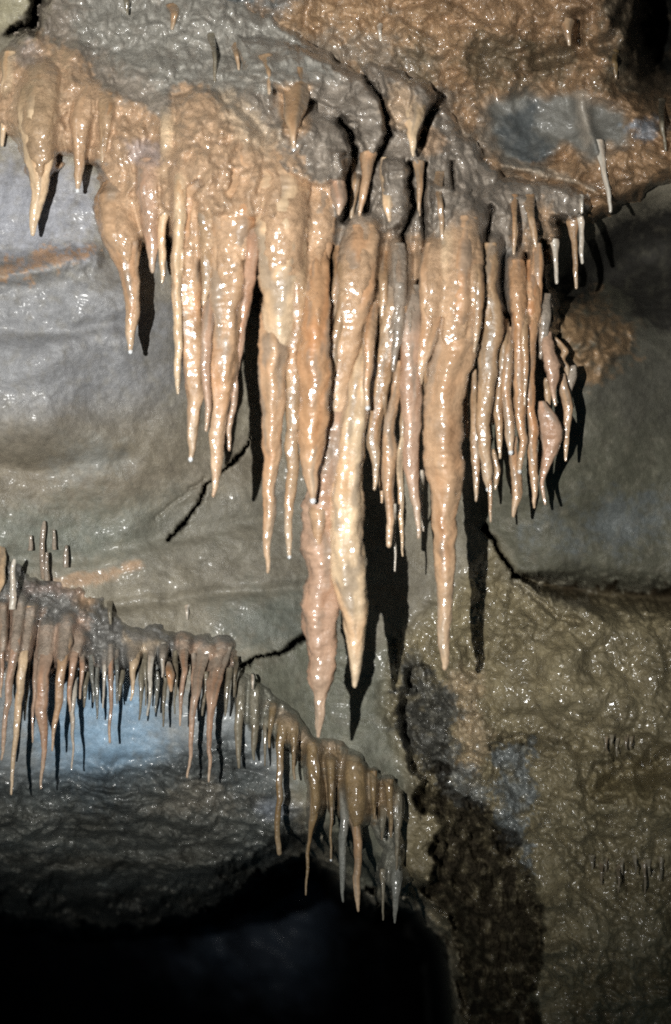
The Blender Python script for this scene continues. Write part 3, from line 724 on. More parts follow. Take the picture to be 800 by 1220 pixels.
S('beaded orange stalactite with grey top, middle of the right-hand cluster', [(616, 310, 22), (617, 370, 18), (617, 420, 17), (618, 470, 16), (621, 505, 11), (622, 540, 9), (621, 560, 4)], 'orange', off=-0.01, group=GM, drop=True, rough=1.5)
S('knobby low-hanging tip beneath the spike with the bright wet tip', [(612, 520, 12), (614, 560, 12), (616, 585, 12), (613, 614, 4)], 'peach', depth=2.62, group=GM)
S('long orange stalactite with a rope-like lower half, rightmost long one', [(634, 310, 18), (634, 370, 18), (632, 420, 17), (630, 470, 14), (635, 510, 12), (637, 560, 10), (638, 590, 6), (638, 604, 3)], 'orange', off=-0.01, group=GM, rough=1.4)
S('short dull stub right of the rope-like orange stalactite', [(650, 350, 18), (648, 390, 14), (644, 425, 5)], 'grey', off=-0.01, group=GM)
S('contorted knob with a hanging tail at the right end of the cluster', [(652, 395, 12), (651, 418, 17), (656, 434, 17), (660, 447, 13), (661, 466, 6), (662, 482, 3)], 'pink', off=-0.02, group=GM, rough=2.0)
S('small plain spike under the contorted knob', [(652, 450, 9), (653, 470, 9), (655, 486, 3)], 'tan', depth=2.68, group=GM)
S('curled worm-like growth above the hooked spike at the far right', [(662, 402, 7), (668, 410, 10), (674, 418, 9), (669, 428, 8), (674, 436, 8), (676, 446, 3)], 'tan', depth=2.70, group=GM, rough=1.5)
S('hooked spike with grey tip at the far right of the cluster', [(670, 445, 8), (674, 470, 12), (676, 486, 11), (675, 520, 7), (674, 548, 3)], 'peach', depth=2.70, group=GM)
S('small leaf-shaped flake beside the hooked spike', [(684, 435, 8), (683, 452, 13), (680, 468, 9), (679, 480, 3)], 'grey', depth=2.72, group=GM)
S('grey-pink bulb ending in a thin point below the contorted knob', [(646, 478, 10), (650, 495, 20), (656, 515, 25), (657, 530, 22), (652, 552, 12), (648, 578, 6), (648, 600, 3)], 'pink', depth=2.66, group=GM)
S('smooth orange rib above the bulb, part of the right-hand cluster', [(641, 290, 14), (642, 330, 13), (643, 362, 9), (645, 384, 4)], 'orange', off=-0.02, group=GM)
S('thin dark-tipped spike in the deep shadow left of the knobbed cream stalactite', [(457, 470, 12), (456, 520, 9), (455, 560, 6), (455, 598, 3)], 'tan', depth=2.60, group=GM)
S('thin tan spike deep between the knobbed cream and the grey-topped pink stalactites', [(480, 400, 14), (479, 460, 10), (480, 505, 7), (481, 530, 3)], 'tan', depth=2.58, group=GM)
S('thin bent spike in the black slot just left of the biggest stalactite', [(506, 430, 12), (507, 490, 9), (508, 545, 6), (507, 580, 3)], 'tan', depth=2.60, group=GM)
S('pair-mate of the hair-thin straw, right of the grey-topped pink stalactite', [(503, 560, 5), (503, 600, 4), (504, 632, 2)], 'pale', depth=2.6, group=GM)
S('narrow fold pressed between the thick cream stalactite and the dull orange fold', [(412, 300, 16), (408, 360, 14), (400, 420, 12), (394, 462, 5)], 'tan', depth=2.45, group=GM)
S('narrow dull rib between the leaning tan stalactite and the grey-topped pink one', [(474, 290, 18), (476, 350, 15), (474, 400, 12), (470, 440, 5)], 'grey', depth=2.47, group=GM)
S('thin brown rib on the right side of the biggest stalactite, high up', [(570, 285, 14), (570, 340, 13), (568, 390, 9), (566, 418, 4)], 'tan', depth=2.47, group=GM)
S('slender brown spike behind the twin spikes', [(591, 380, 12), (590, 430, 9), (588, 475, 6), (587, 505, 3)], 'tan', depth=2.62, group=GM)
S('slender spike between the beaded orange and the rope-like orange stalactites', [(625, 350, 12), (625, 410, 9), (625, 455, 6), (626, 482, 3)], 'tan', depth=2.58, group=GM)
# straws of the upper right
GS = 'straw stalactites of the upper right'
S('thin orange straw left of the two straws under the curved pale rim', [(611, 232, 9), (612, 260, 6), (613, 290, 5), (613, 303, 3)], 'tan', off=-0.02, group=GS)
S('crooked tan straw with a shadow, under the curved pale rim', [(630, 232, 12), (633, 260, 9), (637, 282, 7), (639, 294, 3)], 'tan', off=-0.02, group=GS)
S('white-tipped straw close to the edge of the dark hollow', [(660, 285, 8), (662, 310, 6), (663, 336, 4)], 'pale', off=-0.02, group=GS)
S('longer tan straw with pale end over the dark hollow', [(683, 262, 12), (685, 290, 7), (687, 320, 6), (687, 342, 4)], 'tan', off=-0.02, group=GS)
S('short bluish white straw right of the longer tan straw', [(692, 258, 6), (693, 285, 6), (694, 312, 4)], 'pale', off=0.0, group=GS)
S('tiny white stub directly under the curved pale rim', [(692, 232, 6), (693, 252, 4)], 'pale', off=-0.02, group=GS)
S('lone long white straw hanging from the grey pool beside the dark hollow', [(712, 168, 14), (718, 192, 8), (723, 220, 6), (727, 251, 4)], 'pale', on='ceil', off=-0.02, group=GS)
S('small white stub on the orange ceiling near the top', [(452, 28, 6), (453, 47, 4)], 'pale', on='ceil', off=-0.03, group=GS)
S('dark thin straw at the right picture edge', [(788, 118, 9), (790, 150, 6), (793, 178, 3)], 'dim', on='ceil', off=-0.02, group=GS)
S('short cream fang on the orange ceiling near the dark corner', [(674, 24, 14), (676, 40, 9), (678, 52, 4)], 'tan', on='ceil', off=-0.03, group=GS)
S('small brown fang between the dark corner and the grey pool', [(732, 60, 10), (733, 78, 7), (734, 92, 3)], 'brown', on='ceil', off=-0.03, group=GS)
# grey mid zone
GG = 'small stalactites on the grey upper flowstone'
S('flat tan tongue with a white drop on its point, on the grey upper flowstone', [(353, 84, 30), (352, 104, 33), (352, 122, 29), (350, 142, 20), (348, 160, 9), (348, 177, 5)], 'tan', off=-0.05, group=GG, drop=True)
S('cream tooth with wide root just below the upper edge of the grey flowstone', [(488, 98, 12), (490, 118, 28), (490, 138, 28), (492, 158, 14), (494, 184, 4)], 'cream', off=-0.07, group=GG)
S('smooth white spindle with one strong glint, on grey flowstone above the curtain', [(460, 188, 12), (460, 210, 15), (462, 240, 13), (464, 262, 4)], 'cream', off=-0.06, group=GG)
S('thin straw with grey tip right of the smooth white spindle', [(522, 205, 12), (524, 235, 7), (526, 270, 5), (527, 285, 3)], 'tan', off=-0.06, group=GG)
S('short tan straw between the white spindle and the grey-tipped straw', [(499, 192, 10), (500, 225, 7), (501, 256, 3)], 'tan', off=-0.05, group=GG)
S('stubby tan peg high on the grey flowstone, below the top picture edge', [(207, 6, 14), (207, 20, 8), (206, 33, 4)], 'tan', off=-0.04, group=GG)
S('narrow peg left of the one with an orange cap on the grey slope', [(253, 40, 8), (255, 70, 5), (256, 97, 3)], 'dim', off=-0.03, group=GG)
S('orange-capped peg on the grey slope', [(281, 52, 10), (282, 68, 6), (283, 82, 3)], 'tan', off=-0.03, group=GG)
S('double-rooted thin straw with a shadow, above the flat tan tongue', [(319, 66, 14), (320, 84, 7), (320, 110, 4)], 'tan', off=-0.03, group=GG)
S('tiny dark peg at the top picture edge, left of the stubby tan peg', [(150, -8, 9), (151, 6, 6), (152, 16, 3)], 'dim', off=-0.03, group=GG)
S('narrow tan rib in the dark cleft right of the broad folds', [(422, 178, 12), (424, 210, 11), (422, 238, 8), (420, 258, 4)], 'tan', off=-0.03, group=GG)
S('glossy short rib between the dark cleft and the smooth white spindle', [(440, 182, 14), (438, 205, 12), (433, 235, 9), (431, 256, 4)], 'peach', off=-0.05, group=GG)
S('small rounded nub on the left side of the dark cleft', [(402, 215, 16), (404, 232, 18), (403, 246, 10), (402, 254, 4)], 'pink', off=-0.05, group=GG)
S('narrow bent rib with a pale wet tip above the leaning tan stalactite', [(458, 300, 14), (457, 335, 12), (456, 362, 9), (455, 378, 4)], 'tan', off=-0.04, group=GG)
S('short orange rib hidden high between the dull orange fold and glossy stalactite', [(404, 290, 14), (402, 330, 13), (398, 370, 8), (396, 386, 3)], 'tan', off=-0.03, group=GG)
# lower left ledge
S('left edge straw, only partly inside the picture, above the ledge fringe', [(4, 720, 8), (3, 780, 7), (1, 830, 3)], 'pink', on='ledge', off=-0.03, group=GL)
S('leftmost long tapering stalactite of the ledge, leaning out of the picture', [(24, 712, 14), (19, 760, 12), (12, 820, 10), (5, 870, 7), (1, 905, 3)], 'pink', on='ledge', off=-0.04, group=GL)
S('longest glittering cream stalactite of the left ledge, its tip hanging lowest', [(37, 722, 14), (29, 770, 13), (24, 820, 11), (20, 870, 8), (16, 910, 6), (13, 946, 3)], 'cream', on='ledge', off=-0.04, group=GL)
S('beaded stalactite with broad pink root, right of the longest glittering one', [(56, 745, 22), (52, 795, 17), (51, 850, 16), (51, 880, 10), (51, 910, 6), (50, 939, 3)], 'pink', on='ledge', off=-0.02, group=GL)
S('thick pink stalactite of the ledge ending in a thin bent point', [(79, 738, 18), (75, 780, 14), (71, 820, 12), (67, 855, 8), (64, 894, 3)], 'peach', on='ledge', off=-0.04, group=GL)
S('short curved spike right of the thick pink ledge stalactite', [(94, 756, 18), (88, 790, 9), (83, 825, 7), (82, 847, 3)], 'pink', on='ledge', off=-0.02, group=GL)
S('straight bead-like straw ending in a single round drop over the bluish wall', [(89, 800, 9), (88, 850, 7), (87, 885, 4), (86, 916, 2.5)], 'pale', on='ledge', off=-0.01, group=GL, drop=True)
S('slender straw with orange upper half, alone over the bluish wall', [(132, 768, 7), (131, 800, 7), (131, 835, 6), (132, 884, 3.5)], 'pink', on='ledge', off=-0.02, group=GL)
S('short dark peg left of the slender straw with orange upper half', [(104, 800, 9), (102, 820, 7), (101, 842, 3)], 'dim', on='ledge', off=0.0, group=GL)
S('thin dull peg close to the slender straw with orange upper half', [(116, 795, 8), (116, 825, 6), (116, 856, 3)], 'slate', on='ledge', off=0.0, group=GL)
S('dull peg between the orange-topped straw and the cream fan', [(146, 798, 8), (144, 815, 6), (142, 834, 3)], 'dim', on='ledge', off=0.0, group=GL)
S('cream fan-rooted straw in the middle of the ledge', [(160, 762, 22), (160, 780, 16), (157, 805, 8), (154, 834, 3)], 'cream', on='ledge', off=-0.02, group=GL)
S('long dull straw beneath the cream fan root', [(171, 785, 10), (169, 815, 7), (166, 857, 3)], 'dim', on='ledge', off=-0.01, group=GL)
S('straw hanging from the second cream fan root', [(180, 762, 20), (180, 785, 8), (179, 820, 6), (178, 852, 3)], 'pale', on='ledge', off=-0.02, group=GL)
S('short wet straw right of the second cream fan root', [(195, 765, 8), (194, 785, 7), (193, 806, 3)], 'pale', on='ledge', off=-0.02, group=GL)
S('stubby orange tooth with a bend in the middle of the ledge fringe', [(199, 788, 10), (202, 803, 11), (203, 822, 5)], 'orange', on='ledge', off=-0.02, group=GL)
S('fine straw under the bent orange tooth', [(197, 805, 6), (196, 835, 5), (196, 865, 3)], 'dim', on='ledge', off=0.0, group=GL)
S('fine grey thread left of the bent orange tooth', [(187, 800, 6), (186, 825, 5), (185, 848, 3)], 'slate', on='ledge', off=0.01, group=GL)
S('medium pink stalactite at the left of the pink wet root on the ledge', [(220, 762, 16), (219, 795, 8), (217, 830, 6), (215, 864, 3)], 'pink', on='ledge', off=-0.02, group=GL)
S('long glittering stalactite from the pink wet root, left of a similar pair', [(243, 768, 28), (238, 795, 16), (233, 835, 10), (229, 880, 7), (224, 926, 3)], 'pink', on='ledge', off=-0.03, group=GL)
S('long glittering stalactite with a wide triangular root, right of a similar pair', [(266, 770, 34), (259, 800, 24), (255, 835, 13), (252, 870, 8), (250, 900, 6), (249, 931, 3)], 'pink', on='ledge', off=-0.03, group=GL)
S('small dull spike right of the triangular-rooted stalactite', [(274, 795, 10), (271, 820, 8), (268, 852, 3)], 'dim', on='ledge', off=0.0, group=GL)
S('short spike between the glittering pair on the ledge', [(246, 800, 8), (243, 830, 6), (241, 852, 3)], 'dim', on='ledge', off=0.02, group=GL)
# stubs standing on the ledge
GB = 'upright stubs on top of the left ledge'
S('tallest upright grey stub standing on top of the left ledge', [(53, 690, 9), (51, 660, 7), (52, 630, 6), (52, 623, 4)], 'grey', on='wall', depth=2.84, group=GB, up=True, name='stalagmite', cat='stalagmite')
S('small stub leaning against the foot of the tallest grey stub', [(56, 692, 7), (55, 675, 6), (55, 660, 4)], 'grey', on='wall', depth=2.82, group=GB, up=True, name='stalagmite', cat='stalagmite')
S('second stub, pinkish, just right of the tallest grey stub', [(65, 655, 6), (65, 643, 5), (65, 633, 4)], 'grey', on='wall', depth=2.90, group=GB, up=True, name='stalagmite', cat='stalagmite')
S('rightmost short upright stub on the left ledge, with curved shadow', [(78, 676, 7), (79, 662, 6), (79, 652, 4)], 'grey', on='wall', depth=2.86, group=GB, up=True, name='stalagmite', cat='stalagmite')
S('tiny stub left of the tallest grey stub', [(36, 656, 6), (36, 647, 5), (36, 640, 4)], 'grey', on='wall', depth=2.88, group=GB, up=True, name='stalagmite', cat='stalagmite')
S('tall pale stub near the left edge, at the front of the ledge', [(14, 726, 9), (15, 700, 7), (16, 672, 6), (17, 668, 4)], 'pale', on='wall', depth=2.66, group=GB, up=True, name='stalagmite', cat='stalagmite')
S('thin dark peg on the grey slope below the ledge stubs', [(131, 716, 6), (131, 730, 5), (131, 743, 3)], 'dim', on='wall', depth=2.94, group=GL)
S('lone small pale peg on the wall above the ledge', [(224, 720, 5), (224, 730, 4), (224, 737, 3)], 'pale', on='wall', depth=3.05, group=GL)
S('smooth cream hump cut by the left picture edge above the ledge', [(-8, 640, 26), (-8, 665, 34), (-6, 690, 30), (-8, 712, 12)], 'cream', on='wall', depth=2.7, group=GL)
S('thin pink straw between the longest glittering one and the broad pink root', [(45, 770, 9), (42, 810, 6), (40, 850, 4), (39, 884, 2.5)], 'pink', on='ledge', off=0.0, group=GL)
S('thin dull straw crowding the left flank of the broad pink root', [(33, 775, 9), (32, 820, 6), (31, 858, 3)], 'dim', on='ledge', off=0.01, group=GL)
S('pinkish straw right of the curved spike, with a grey root', [(98, 775, 9), (97, 800, 6), (96, 832, 3)], 'pink', on='ledge', off=-0.01, group=GL)
S('short grey straw at the foot of the curved spike', [(109, 780, 8), (110, 810, 5), (110, 836, 3)], 'slate', on='ledge', off=0.0, group=GL)
S('fine cream straw just left of the orange-topped straw', [(125, 775, 8), (124, 805, 5), (123, 843, 2.5)], 'pale', on='ledge', off=0.0, group=GL)
S('fine grey straw just right of the orange-topped straw', [(138, 772, 8), (139, 800, 5), (139, 838, 2.5)], 'slate', on='ledge', off=0.0, group=GL)
S('fine straw between the two cream fan roots', [(174, 772, 9), (174, 805, 5), (174, 840, 2.5)], 'dim', on='ledge', off=0.0, group=GL)
S('fine straw between the bent orange tooth and the pink wet root', [(209, 775, 9), (208, 810, 5), (207, 850, 2.5)], 'dim', on='ledge', off=0.0, group=GL)
S('fine pink straw behind the left one of the glittering pair', [(231, 778, 9), (231, 815, 6), (230, 858, 2.5)], 'pink', on='ledge', off=0.02, group=GL)
S('last fine straw at the right end of the ledge', [(281, 782, 9), (280, 805, 5), (279, 830, 2.5)], 'dim', on='ledge', off=0.0, group=GL)
for _x, _y, _h in ((724, 884, 12), (729, 882, 7), (736, 885, 16), (747, 882, 11), (752, 884, 8)):
    S('tiny dark drip in the short row on the wall right of the bluish patch', [(_x, _y - 7, 5), (_x, _y, 4), (_x - 0.5, _y + _h * 0.6, 3), (_x, _y + _h, 1.6)], 'dim', on='wall', off=-0.01, group='tiny drips in the upper row on the right wall')
for _x, _y, _h in ((706, 1026, 11), (717, 1034, 20), (722, 1030, 9), (737, 1037, 26), (742, 1030, 12), (757, 1024, 18), (768, 1036, 28), (773, 1031, 13), (788, 1028, 22)):
    S('tiny dull drip in the long row low on the right wall', [(_x, _y - 8, 6), (_x, _y, 4.5), (_x + 0.6, _y + _h * 0.6, 3), (_x, _y + _h, 1.6)], 'dim', on='wall', off=-0.01, group='tiny drips in the lower row on the right wall')
# apron
S('broad dull rib with a wavy black shadow, first of the brown apron', [(286, 812, 16), (285, 845, 13), (284, 880, 10), (284, 914, 4)], 'dim', on='apron', off=-0.03, group=GA)
S('knobbly dull rib with wavy shadow, second of the brown apron', [(304, 818, 14), (303, 850, 11), (303, 880, 9), (303, 905, 3)], 'dim', on='apron', off=-0.03, group=GA)
S('very short straw above the knobbly dull rib', [(301, 803, 5), (301, 820, 3)], 'pale', on='apron', off=-0.04, group=GA)
S('short thin thread right of the knobbly dull rib', [(317, 855, 6), (316, 885, 5), (315, 912, 2)], 'dim', on='apron', off=-0.02, group=GA)
S('bent brown thread above the long straight column-like straw', [(326, 838, 10), (323, 862, 7), (321, 890, 3)], 'brown', on='apron', off=-0.02, group=GA)
S('long straight wet straw of even width reaching the lip of the passage', [(340, 860, 22), (335, 885, 12), (333, 920, 9), (332, 970, 8), (332, 1016, 7)], 'brown', on='apron', off=-0.04, group=GA)
S('thin yellowish straw right of the long straight wet one', [(350, 862, 14), (350, 885, 7), (350, 905, 5), (350, 928, 3)], 'brown', on='apron', off=-0.04, group=GA)
S('ragged brown drape ending in a hair-thin straw over black', [(372, 884, 14), (374, 930, 15), (375, 970, 12), (368, 1000, 5), (365, 1030, 4), (365, 1066, 2.5)], 'brown', on='apron', off=-0.04, group=GA)
S('fine straw with a white drop, between ragged drape and forked brown stalactites', [(394, 905, 12), (395, 940, 6), (395, 985, 4), (395, 1024, 3)], 'brown', on='apron', off=-0.04, group=GA, drop=True)
S('grey rough stalactite over black, left of the thickest brown one', [(410, 940, 14), (411, 970, 12), (410, 1010, 10), (410, 1045, 8), (409, 1074, 3)], 'slate', on='apron', off=-0.02, group=GA, rough=1.6)
S('thickest brown stalactite of the apron, with a forked orange root', [(423, 905, 24), (424, 940, 26), (425, 968, 21), (427, 990, 12), (428, 1030, 11), (428, 1062, 9), (428, 1085, 4)], 'tan', on='apron', off=-0.05, top_tint='brown', group=GA)
S('short straight straw right of the forked orange root', [(446, 918, 12), (445, 940, 7), (446, 975, 3)], 'brown', on='apron', off=-0.04, group=GA)
S('pink-knobbed short stalactite near the right end of the apron', [(464, 928, 14), (465, 955, 8), (466, 980, 6), (465, 997, 3)], 'brown', on='apron', off=-0.04, group=GA)
S('rightmost thin stalactite of the apron with a shadow beside it', [(475, 945, 12), (475, 975, 8), (474, 1005, 7), (473, 1036, 3)], 'dim', on='apron', off=-0.04, group=GA)
S('short grey thread left of the pink-knobbed stalactite', [(457, 960, 8), (456, 980, 6), (455, 1000, 3)], 'dim', on='apron', off=-0.03, group=GA)
S('hair-thin glinting straw at the lowest edge of the apron', [(456, 1035, 9), (457, 1060, 5), (456, 1096, 2.5)], 'dim', on='apron', off=-0.02, group=GA)
S('rough grey spike at the lowest right corner of the apron, over black', [(473, 1032, 16), (472, 1060, 12), (472, 1080, 8), (471, 1099, 3)], 'slate', on='apron', off=-0.02, group=GA, rough=1.5)
SURF = {'ceil': (gx3, gy3, d3, sd3 > 0)}
def surface(on, x, y):
    """distance of the finished rock surface at a point"""
    best = wall_depth(np.atleast_1d(x).astype(float), np.atleast_1d(y).astype(float))
    for k in ('main', 'ledge', 'apron', 'ceil'):
        if k not in SURF:
            continue
        xs, ys, d, ok = SURF[k]
        i = np.round((np.atleast_1d(x) - xs[0]) / (xs[1] - xs[0])).astype(int); j = np.round((np.atleast_1d(y) - ys[0]) / (ys[1] - ys[0])).astype(int)
        good = (i >= 0) & (i < len(xs)) & (j >= 0) & (j < len(ys))
        ii = np.clip(i, 0, len(xs) - 1); jj = np.clip(j, 0, len(ys) - 1)
        v = np.where(good & ok[jj, ii], d[jj, ii], 99.0)
        best = np.minimum(best, v)
    return best

# ------------------------------------------------------------------ flowstone masses
def mass(name, label, cat, front, poly, colour, relief, step=1.5, edge=24, warp=6, back=0.05, lobes=(), grooves=(), mat=MAT_MUD, curl=9.0, on=None, skirt=34.0, fillet=0.016):
    p = np.asarray(poly, float)
    xs = np.arange(p[:, 0].min() - 6, p[:, 0].max() + 6, step); ys = np.arange(p[:, 1].min() - 6, p[:, 1].max() + 6, step)
    X, Y = np.meshgrid(xs, ys)
    sd = poly_sd(X, Y, poly) + warp * fbm(X, Y, 26, 3, 501)
    d = front(X, Y) + relief(X, Y)
    for lp, h, r in lobes:
        s = poly_sd(X + 4 * fbm(X, Y, 20, 2, 511), Y + 4 * fbm(X, Y, 20, 2, 512), lp)
        d = d - 1.5 * h * np.sqrt(1 - (1 - np.clip(s / r, 0, 1)) ** 2)
    # the flowstone runs down as a rib into the root of every stalactite that hangs from it
    col = colour(X, Y)
    for _l, pts, a, k in LIST:
        on_ = k.get('on', 'main')
        if on_ != on or k.get('up') or k.get('group') in (GG, GS):
            continue
        Q, u, L = spline(pts, 60)
        t = u / L
        tint = np.asarray(TINT[k.get('top_tint') or ('grey' if on == 'ledge' else (a[0] if a else 'peach'))])
        big = max(q[2] for q in pts)
        dtop = float(front(pts[0][0], pts[0][1]))
        d0 = float(metres(k['depth'])) if k.get('depth') is not None else (float(front(pts[0][0], max(pts[0][1], 805.0))) if on == 'ledge' else dtop) + k.get('off', 0.0)
        r = 0.5 * Q[:, 2] * d0 / FPX
        dc = root_depth(front, pts, u, L, r, d0, k.get('off', 0.0), big)
        inside = poly_sd(Q[:, 0], Q[:, 1], poly) > 0
        out = np.where(~inside)[0]
        ue = u[out[0]] if len(out) else L
        ue = min(ue, 0.6 * L)
        sk = min(skirt, 0.3 * L, 1.3 * big)
        m = (X > Q[:, 0].min() - big * 2) & (X < Q[:, 0].max() + big * 2) & (Y > Q[0, 1] - big * 2.2 - 12) & (Y < np.interp(ue + sk, u, Q[:, 1]) + 4)
        if not m.any():
            continue
        x, y = X[m], Y[m]
        qy = np.maximum.accumulate(Q[:, 1] + np.arange(60) * 1e-4)
        pu = np.interp(y, qy, u)
        lean = np.cos(np.arctan(np.interp(pu, u, np.gradient(Q[:, 0], u)) * 0.9))
        e = np.hypot((x - np.interp(y, qy, Q[:, 0])) * lean, np.maximum(0, qy[0] - y))
        w = np.interp(pu, u, Q[:, 2]) * 0.5 * (1 - 0.45 * sstep(ue, ue + sk, pu))
        rr = np.interp(pu, u, r) * (1.08 - 0.25 * sstep(ue, ue + sk, pu))
        q = np.clip(e / np.maximum(w, 1) , 0, 3)
        fade = sstep(-0.9, 0.25, (y - Q[0, 1]) / (big + 6.0))
        bump_ = np.interp(pu, u, dc) - rr * np.where(q < 1, np.sqrt(np.maximum(0, 1 - q * q * 0.98)), 0.14 - (q - 1) * 3)
        bump_ = bump_ + (1 - fade) * 0.05 + 0.004 * worley(x, y, 11, 524) - 0.002
        h = np.clip(0.5 + 0.5 * (d[m] - bump_) / fillet, 0, 1) * sstep(1.9, 1.25, q) * sstep(-0.9, -0.2, (y - Q[0, 1]) / (big + 6.0))
        d[m] = d[m] * (1 - h) + bump_ * h - fillet * h * (1 - h)
        ext = np.where(pu < ue + sk, np.maximum(0, w - e) * 1.1 + 0.3 * (w > e), -1)
        sd[m] = np.maximum(sd[m], np.where(e < w, ext * (1 - sstep(ue + 0.6 * sk, ue + sk, pu)), -9))
        f = (h * sstep(1.15, 0.7, q) * sstep(-0.5, 0.6, (y - Q[0, 1]) / (big + 14.0)))[..., None] * 0.85
        col[m] = col[m] * (1 - f) + tint * (1 + 0.2 * fbm(x, y, 18, 3, 577)[..., None]) * f
    for gp, a, w in grooves:
        e, t = seg_dist(X + 3 * fbm(X, Y, 16, 2, 513), Y + 3 * fbm(X, Y, 16, 2, 514), gp)
        d = d + 1.8 * a * np.exp(-(e / w) ** 2) * sstep(0, 0.08, t) 
    bk = np.minimum(WALL(X, Y) + back, front(X, Y) + curl)
    pr = np.sqrt(1 - (1 - np.clip(sd / edge, 0, 1)) ** 2)
    d = bk + (d - bk) * pr
    SURF[on] = (xs, ys, d, sd > 0)
    F = grid_faces(len(ys), len(xs), sd > -0.5)
    V, F, C = compact(unproject(X, Y, d), F, col)
    o = make_object(name, V, F, mat, C, origin=V.mean(0))
    o['label'] = label; o['category'] = cat
    return o

MAIN = Rbf([(-100, 100, 2.75), (0, 60, 2.82), (0, 140, 2.72), (50, 140, 2.64), (100, 180, 2.68), (60, 70, 2.76), (150, 260, 2.62), (150, 130, 2.62), (220, 220, 2.47), (280, 240, 2.43),
            (335, 240, 2.42), (378, 330, 2.44), (430, 330, 2.46), (470, 330, 2.50), (545, 300, 2.49), (600, 330, 2.58), (650, 340, 2.66), (690, 250, 2.76), (150, 40, 2.80),
            (300, 50, 2.78), (290, 130, 2.58), (400, 130, 2.64), (480, 150, 2.66), (560, 200, 2.72), (500, 100, 2.76), (640, 210, 2.78), (420, 220, 2.54), (500, 230, 2.57), (580, 250, 2.6),
            (420, 420, 2.46), (540, 420, 2.47), (620, 420, 2.6), (200, -60, 2.85)])
MAIN_POLY = [(-80, 60), (-20, 70), (0, 62), (20, 42), (44, 36), (60, -30), (110, -60), (220, -60), (290, -10), (330, 24), (380, 52), (424, 82), (440, 70), (478, 80), (506, 92),
             (521, 106), (524, 122), (548, 146), (576, 180), (602, 208), (650, 214), (690, 222), (712, 232), (708, 250), (690, 262), (668, 266), (664, 300), (655, 330), (666, 360), (668, 396),
             (650, 405), (630, 400), (604, 380), (580, 370), (540, 390), (506, 390), (480, 380), (455, 380), (425, 360), (400, 360), (372, 370), (345, 360), (318, 322),
             (304, 316), (285, 326), (262, 304), (240, 320), (210, 316), (198, 262), (185, 290), (158, 300), (140, 290), (124, 266), (126, 236), (110, 200), (80, 196), (60, 208),
             (40, 220), (28, 200), (20, 166), (0, 150), (-80, 190)]

def main_relief(x, y):
    lower = sstep(120, 300, y - 0.12 * np.abs(x - 330))
    wx = x + 8 * fbm(x, y, 40, 3, 521); wy = y + 8 * fbm(x, y, 40, 3, 522)
    r = (0.035 + 0.03 * sstep(380, 460, x)) * lower + 0.010 * ridged(wx, wy, 60, 2, 523) * (1 - 0.5 * lower)
    r = r + 0.014 * worley(wx, wy, 12, 524) + 0.014 * worley(wx, wy * 0.7, 26, 528) + 0.006 * ridged(wx, wy, 18, 2, 529, sy=0.4)
    r = r - 0.026 * lower * ridged(wx, wy, 30, 2, 525, sx=1.0, sy=0.12)
    r = r + 0.002 * fbm(x, y, 9, 3, 526) + 0.025 * fbm(x, y, 90, 3, 527)
    return r

def main_colour(x, y):
    c = np.zeros(x.shape + (3,)) + np.array([0.225, 0.19, 0.155])
    c = c * (1 + 0.25 * fbm(x, y, 40, 4, 531)[..., None])
    P = lambda k, sh, **kw: paint(c, x, y, k, sh, **kw)
    c = P((0.25, 0.235, 0.205), [(60, -60), (300, -60), (400, 90), (300, 110), (180, 100), (100, 50)], soft=16, warp=16)
    c = P((0.40, 0.265, 0.165), [(-60, 70), (40, 46), (90, 66), (140, 110), (200, 150), (210, 110), (240, 100), (300, 150), (345, 195), (400, 225), (392, 300), (380, 420), (120, 420), (120, 200), (-60, 220)],
          soft=9, warp=14, seed=1, grain=0.25)
    c = P((0.56, 0.43, 0.30), [(255, 105), (282, 110), (330, 165), (320, 190), (285, 165)], soft=10, warp=10, alpha=0.7, seed=2)
    c = P((0.52, 0.40, 0.27), (46, 145, 24, 40, 0), soft=14, warp=10, alpha=0.7)
    c = P((0.24, 0.21, 0.19), (30, 60, 22, 16, 0), soft=8, warp=8, alpha=0.7)
    c = P((0.28, 0.24, 0.24), (170, 180, 20, 16, 0), soft=8, warp=8, alpha=0.7)
    c = P((0.40, 0.25, 0.14), [(330, 105), (372, 100), (368, 150), (346, 175), (334, 150)], soft=6, warp=5, alpha=0.8)
    c = P((0.44, 0.31, 0.20), (480, 130, 22, 26, 0), soft=8, warp=8, alpha=0.8, seed=3)
    c = P((0.40, 0.26, 0.16), (515, 165, 18, 14, 0), soft=8, warp=10, alpha=0.7, seed=3)
    c = P((0.34, 0.22, 0.13), [(410, 280), (450, 270), (500, 290), (560, 270), (600, 300), (650, 240), (670, 270), (660, 440), (400, 460)], soft=12, warp=18, alpha=0.85, seed=4, grain=0.3)
    c = P((0.16, 0.155, 0.145), [(590, 300), (612, 300), (612, 380), (594, 380)], soft=8, warp=10, alpha=0.7, seed=5)
    return c

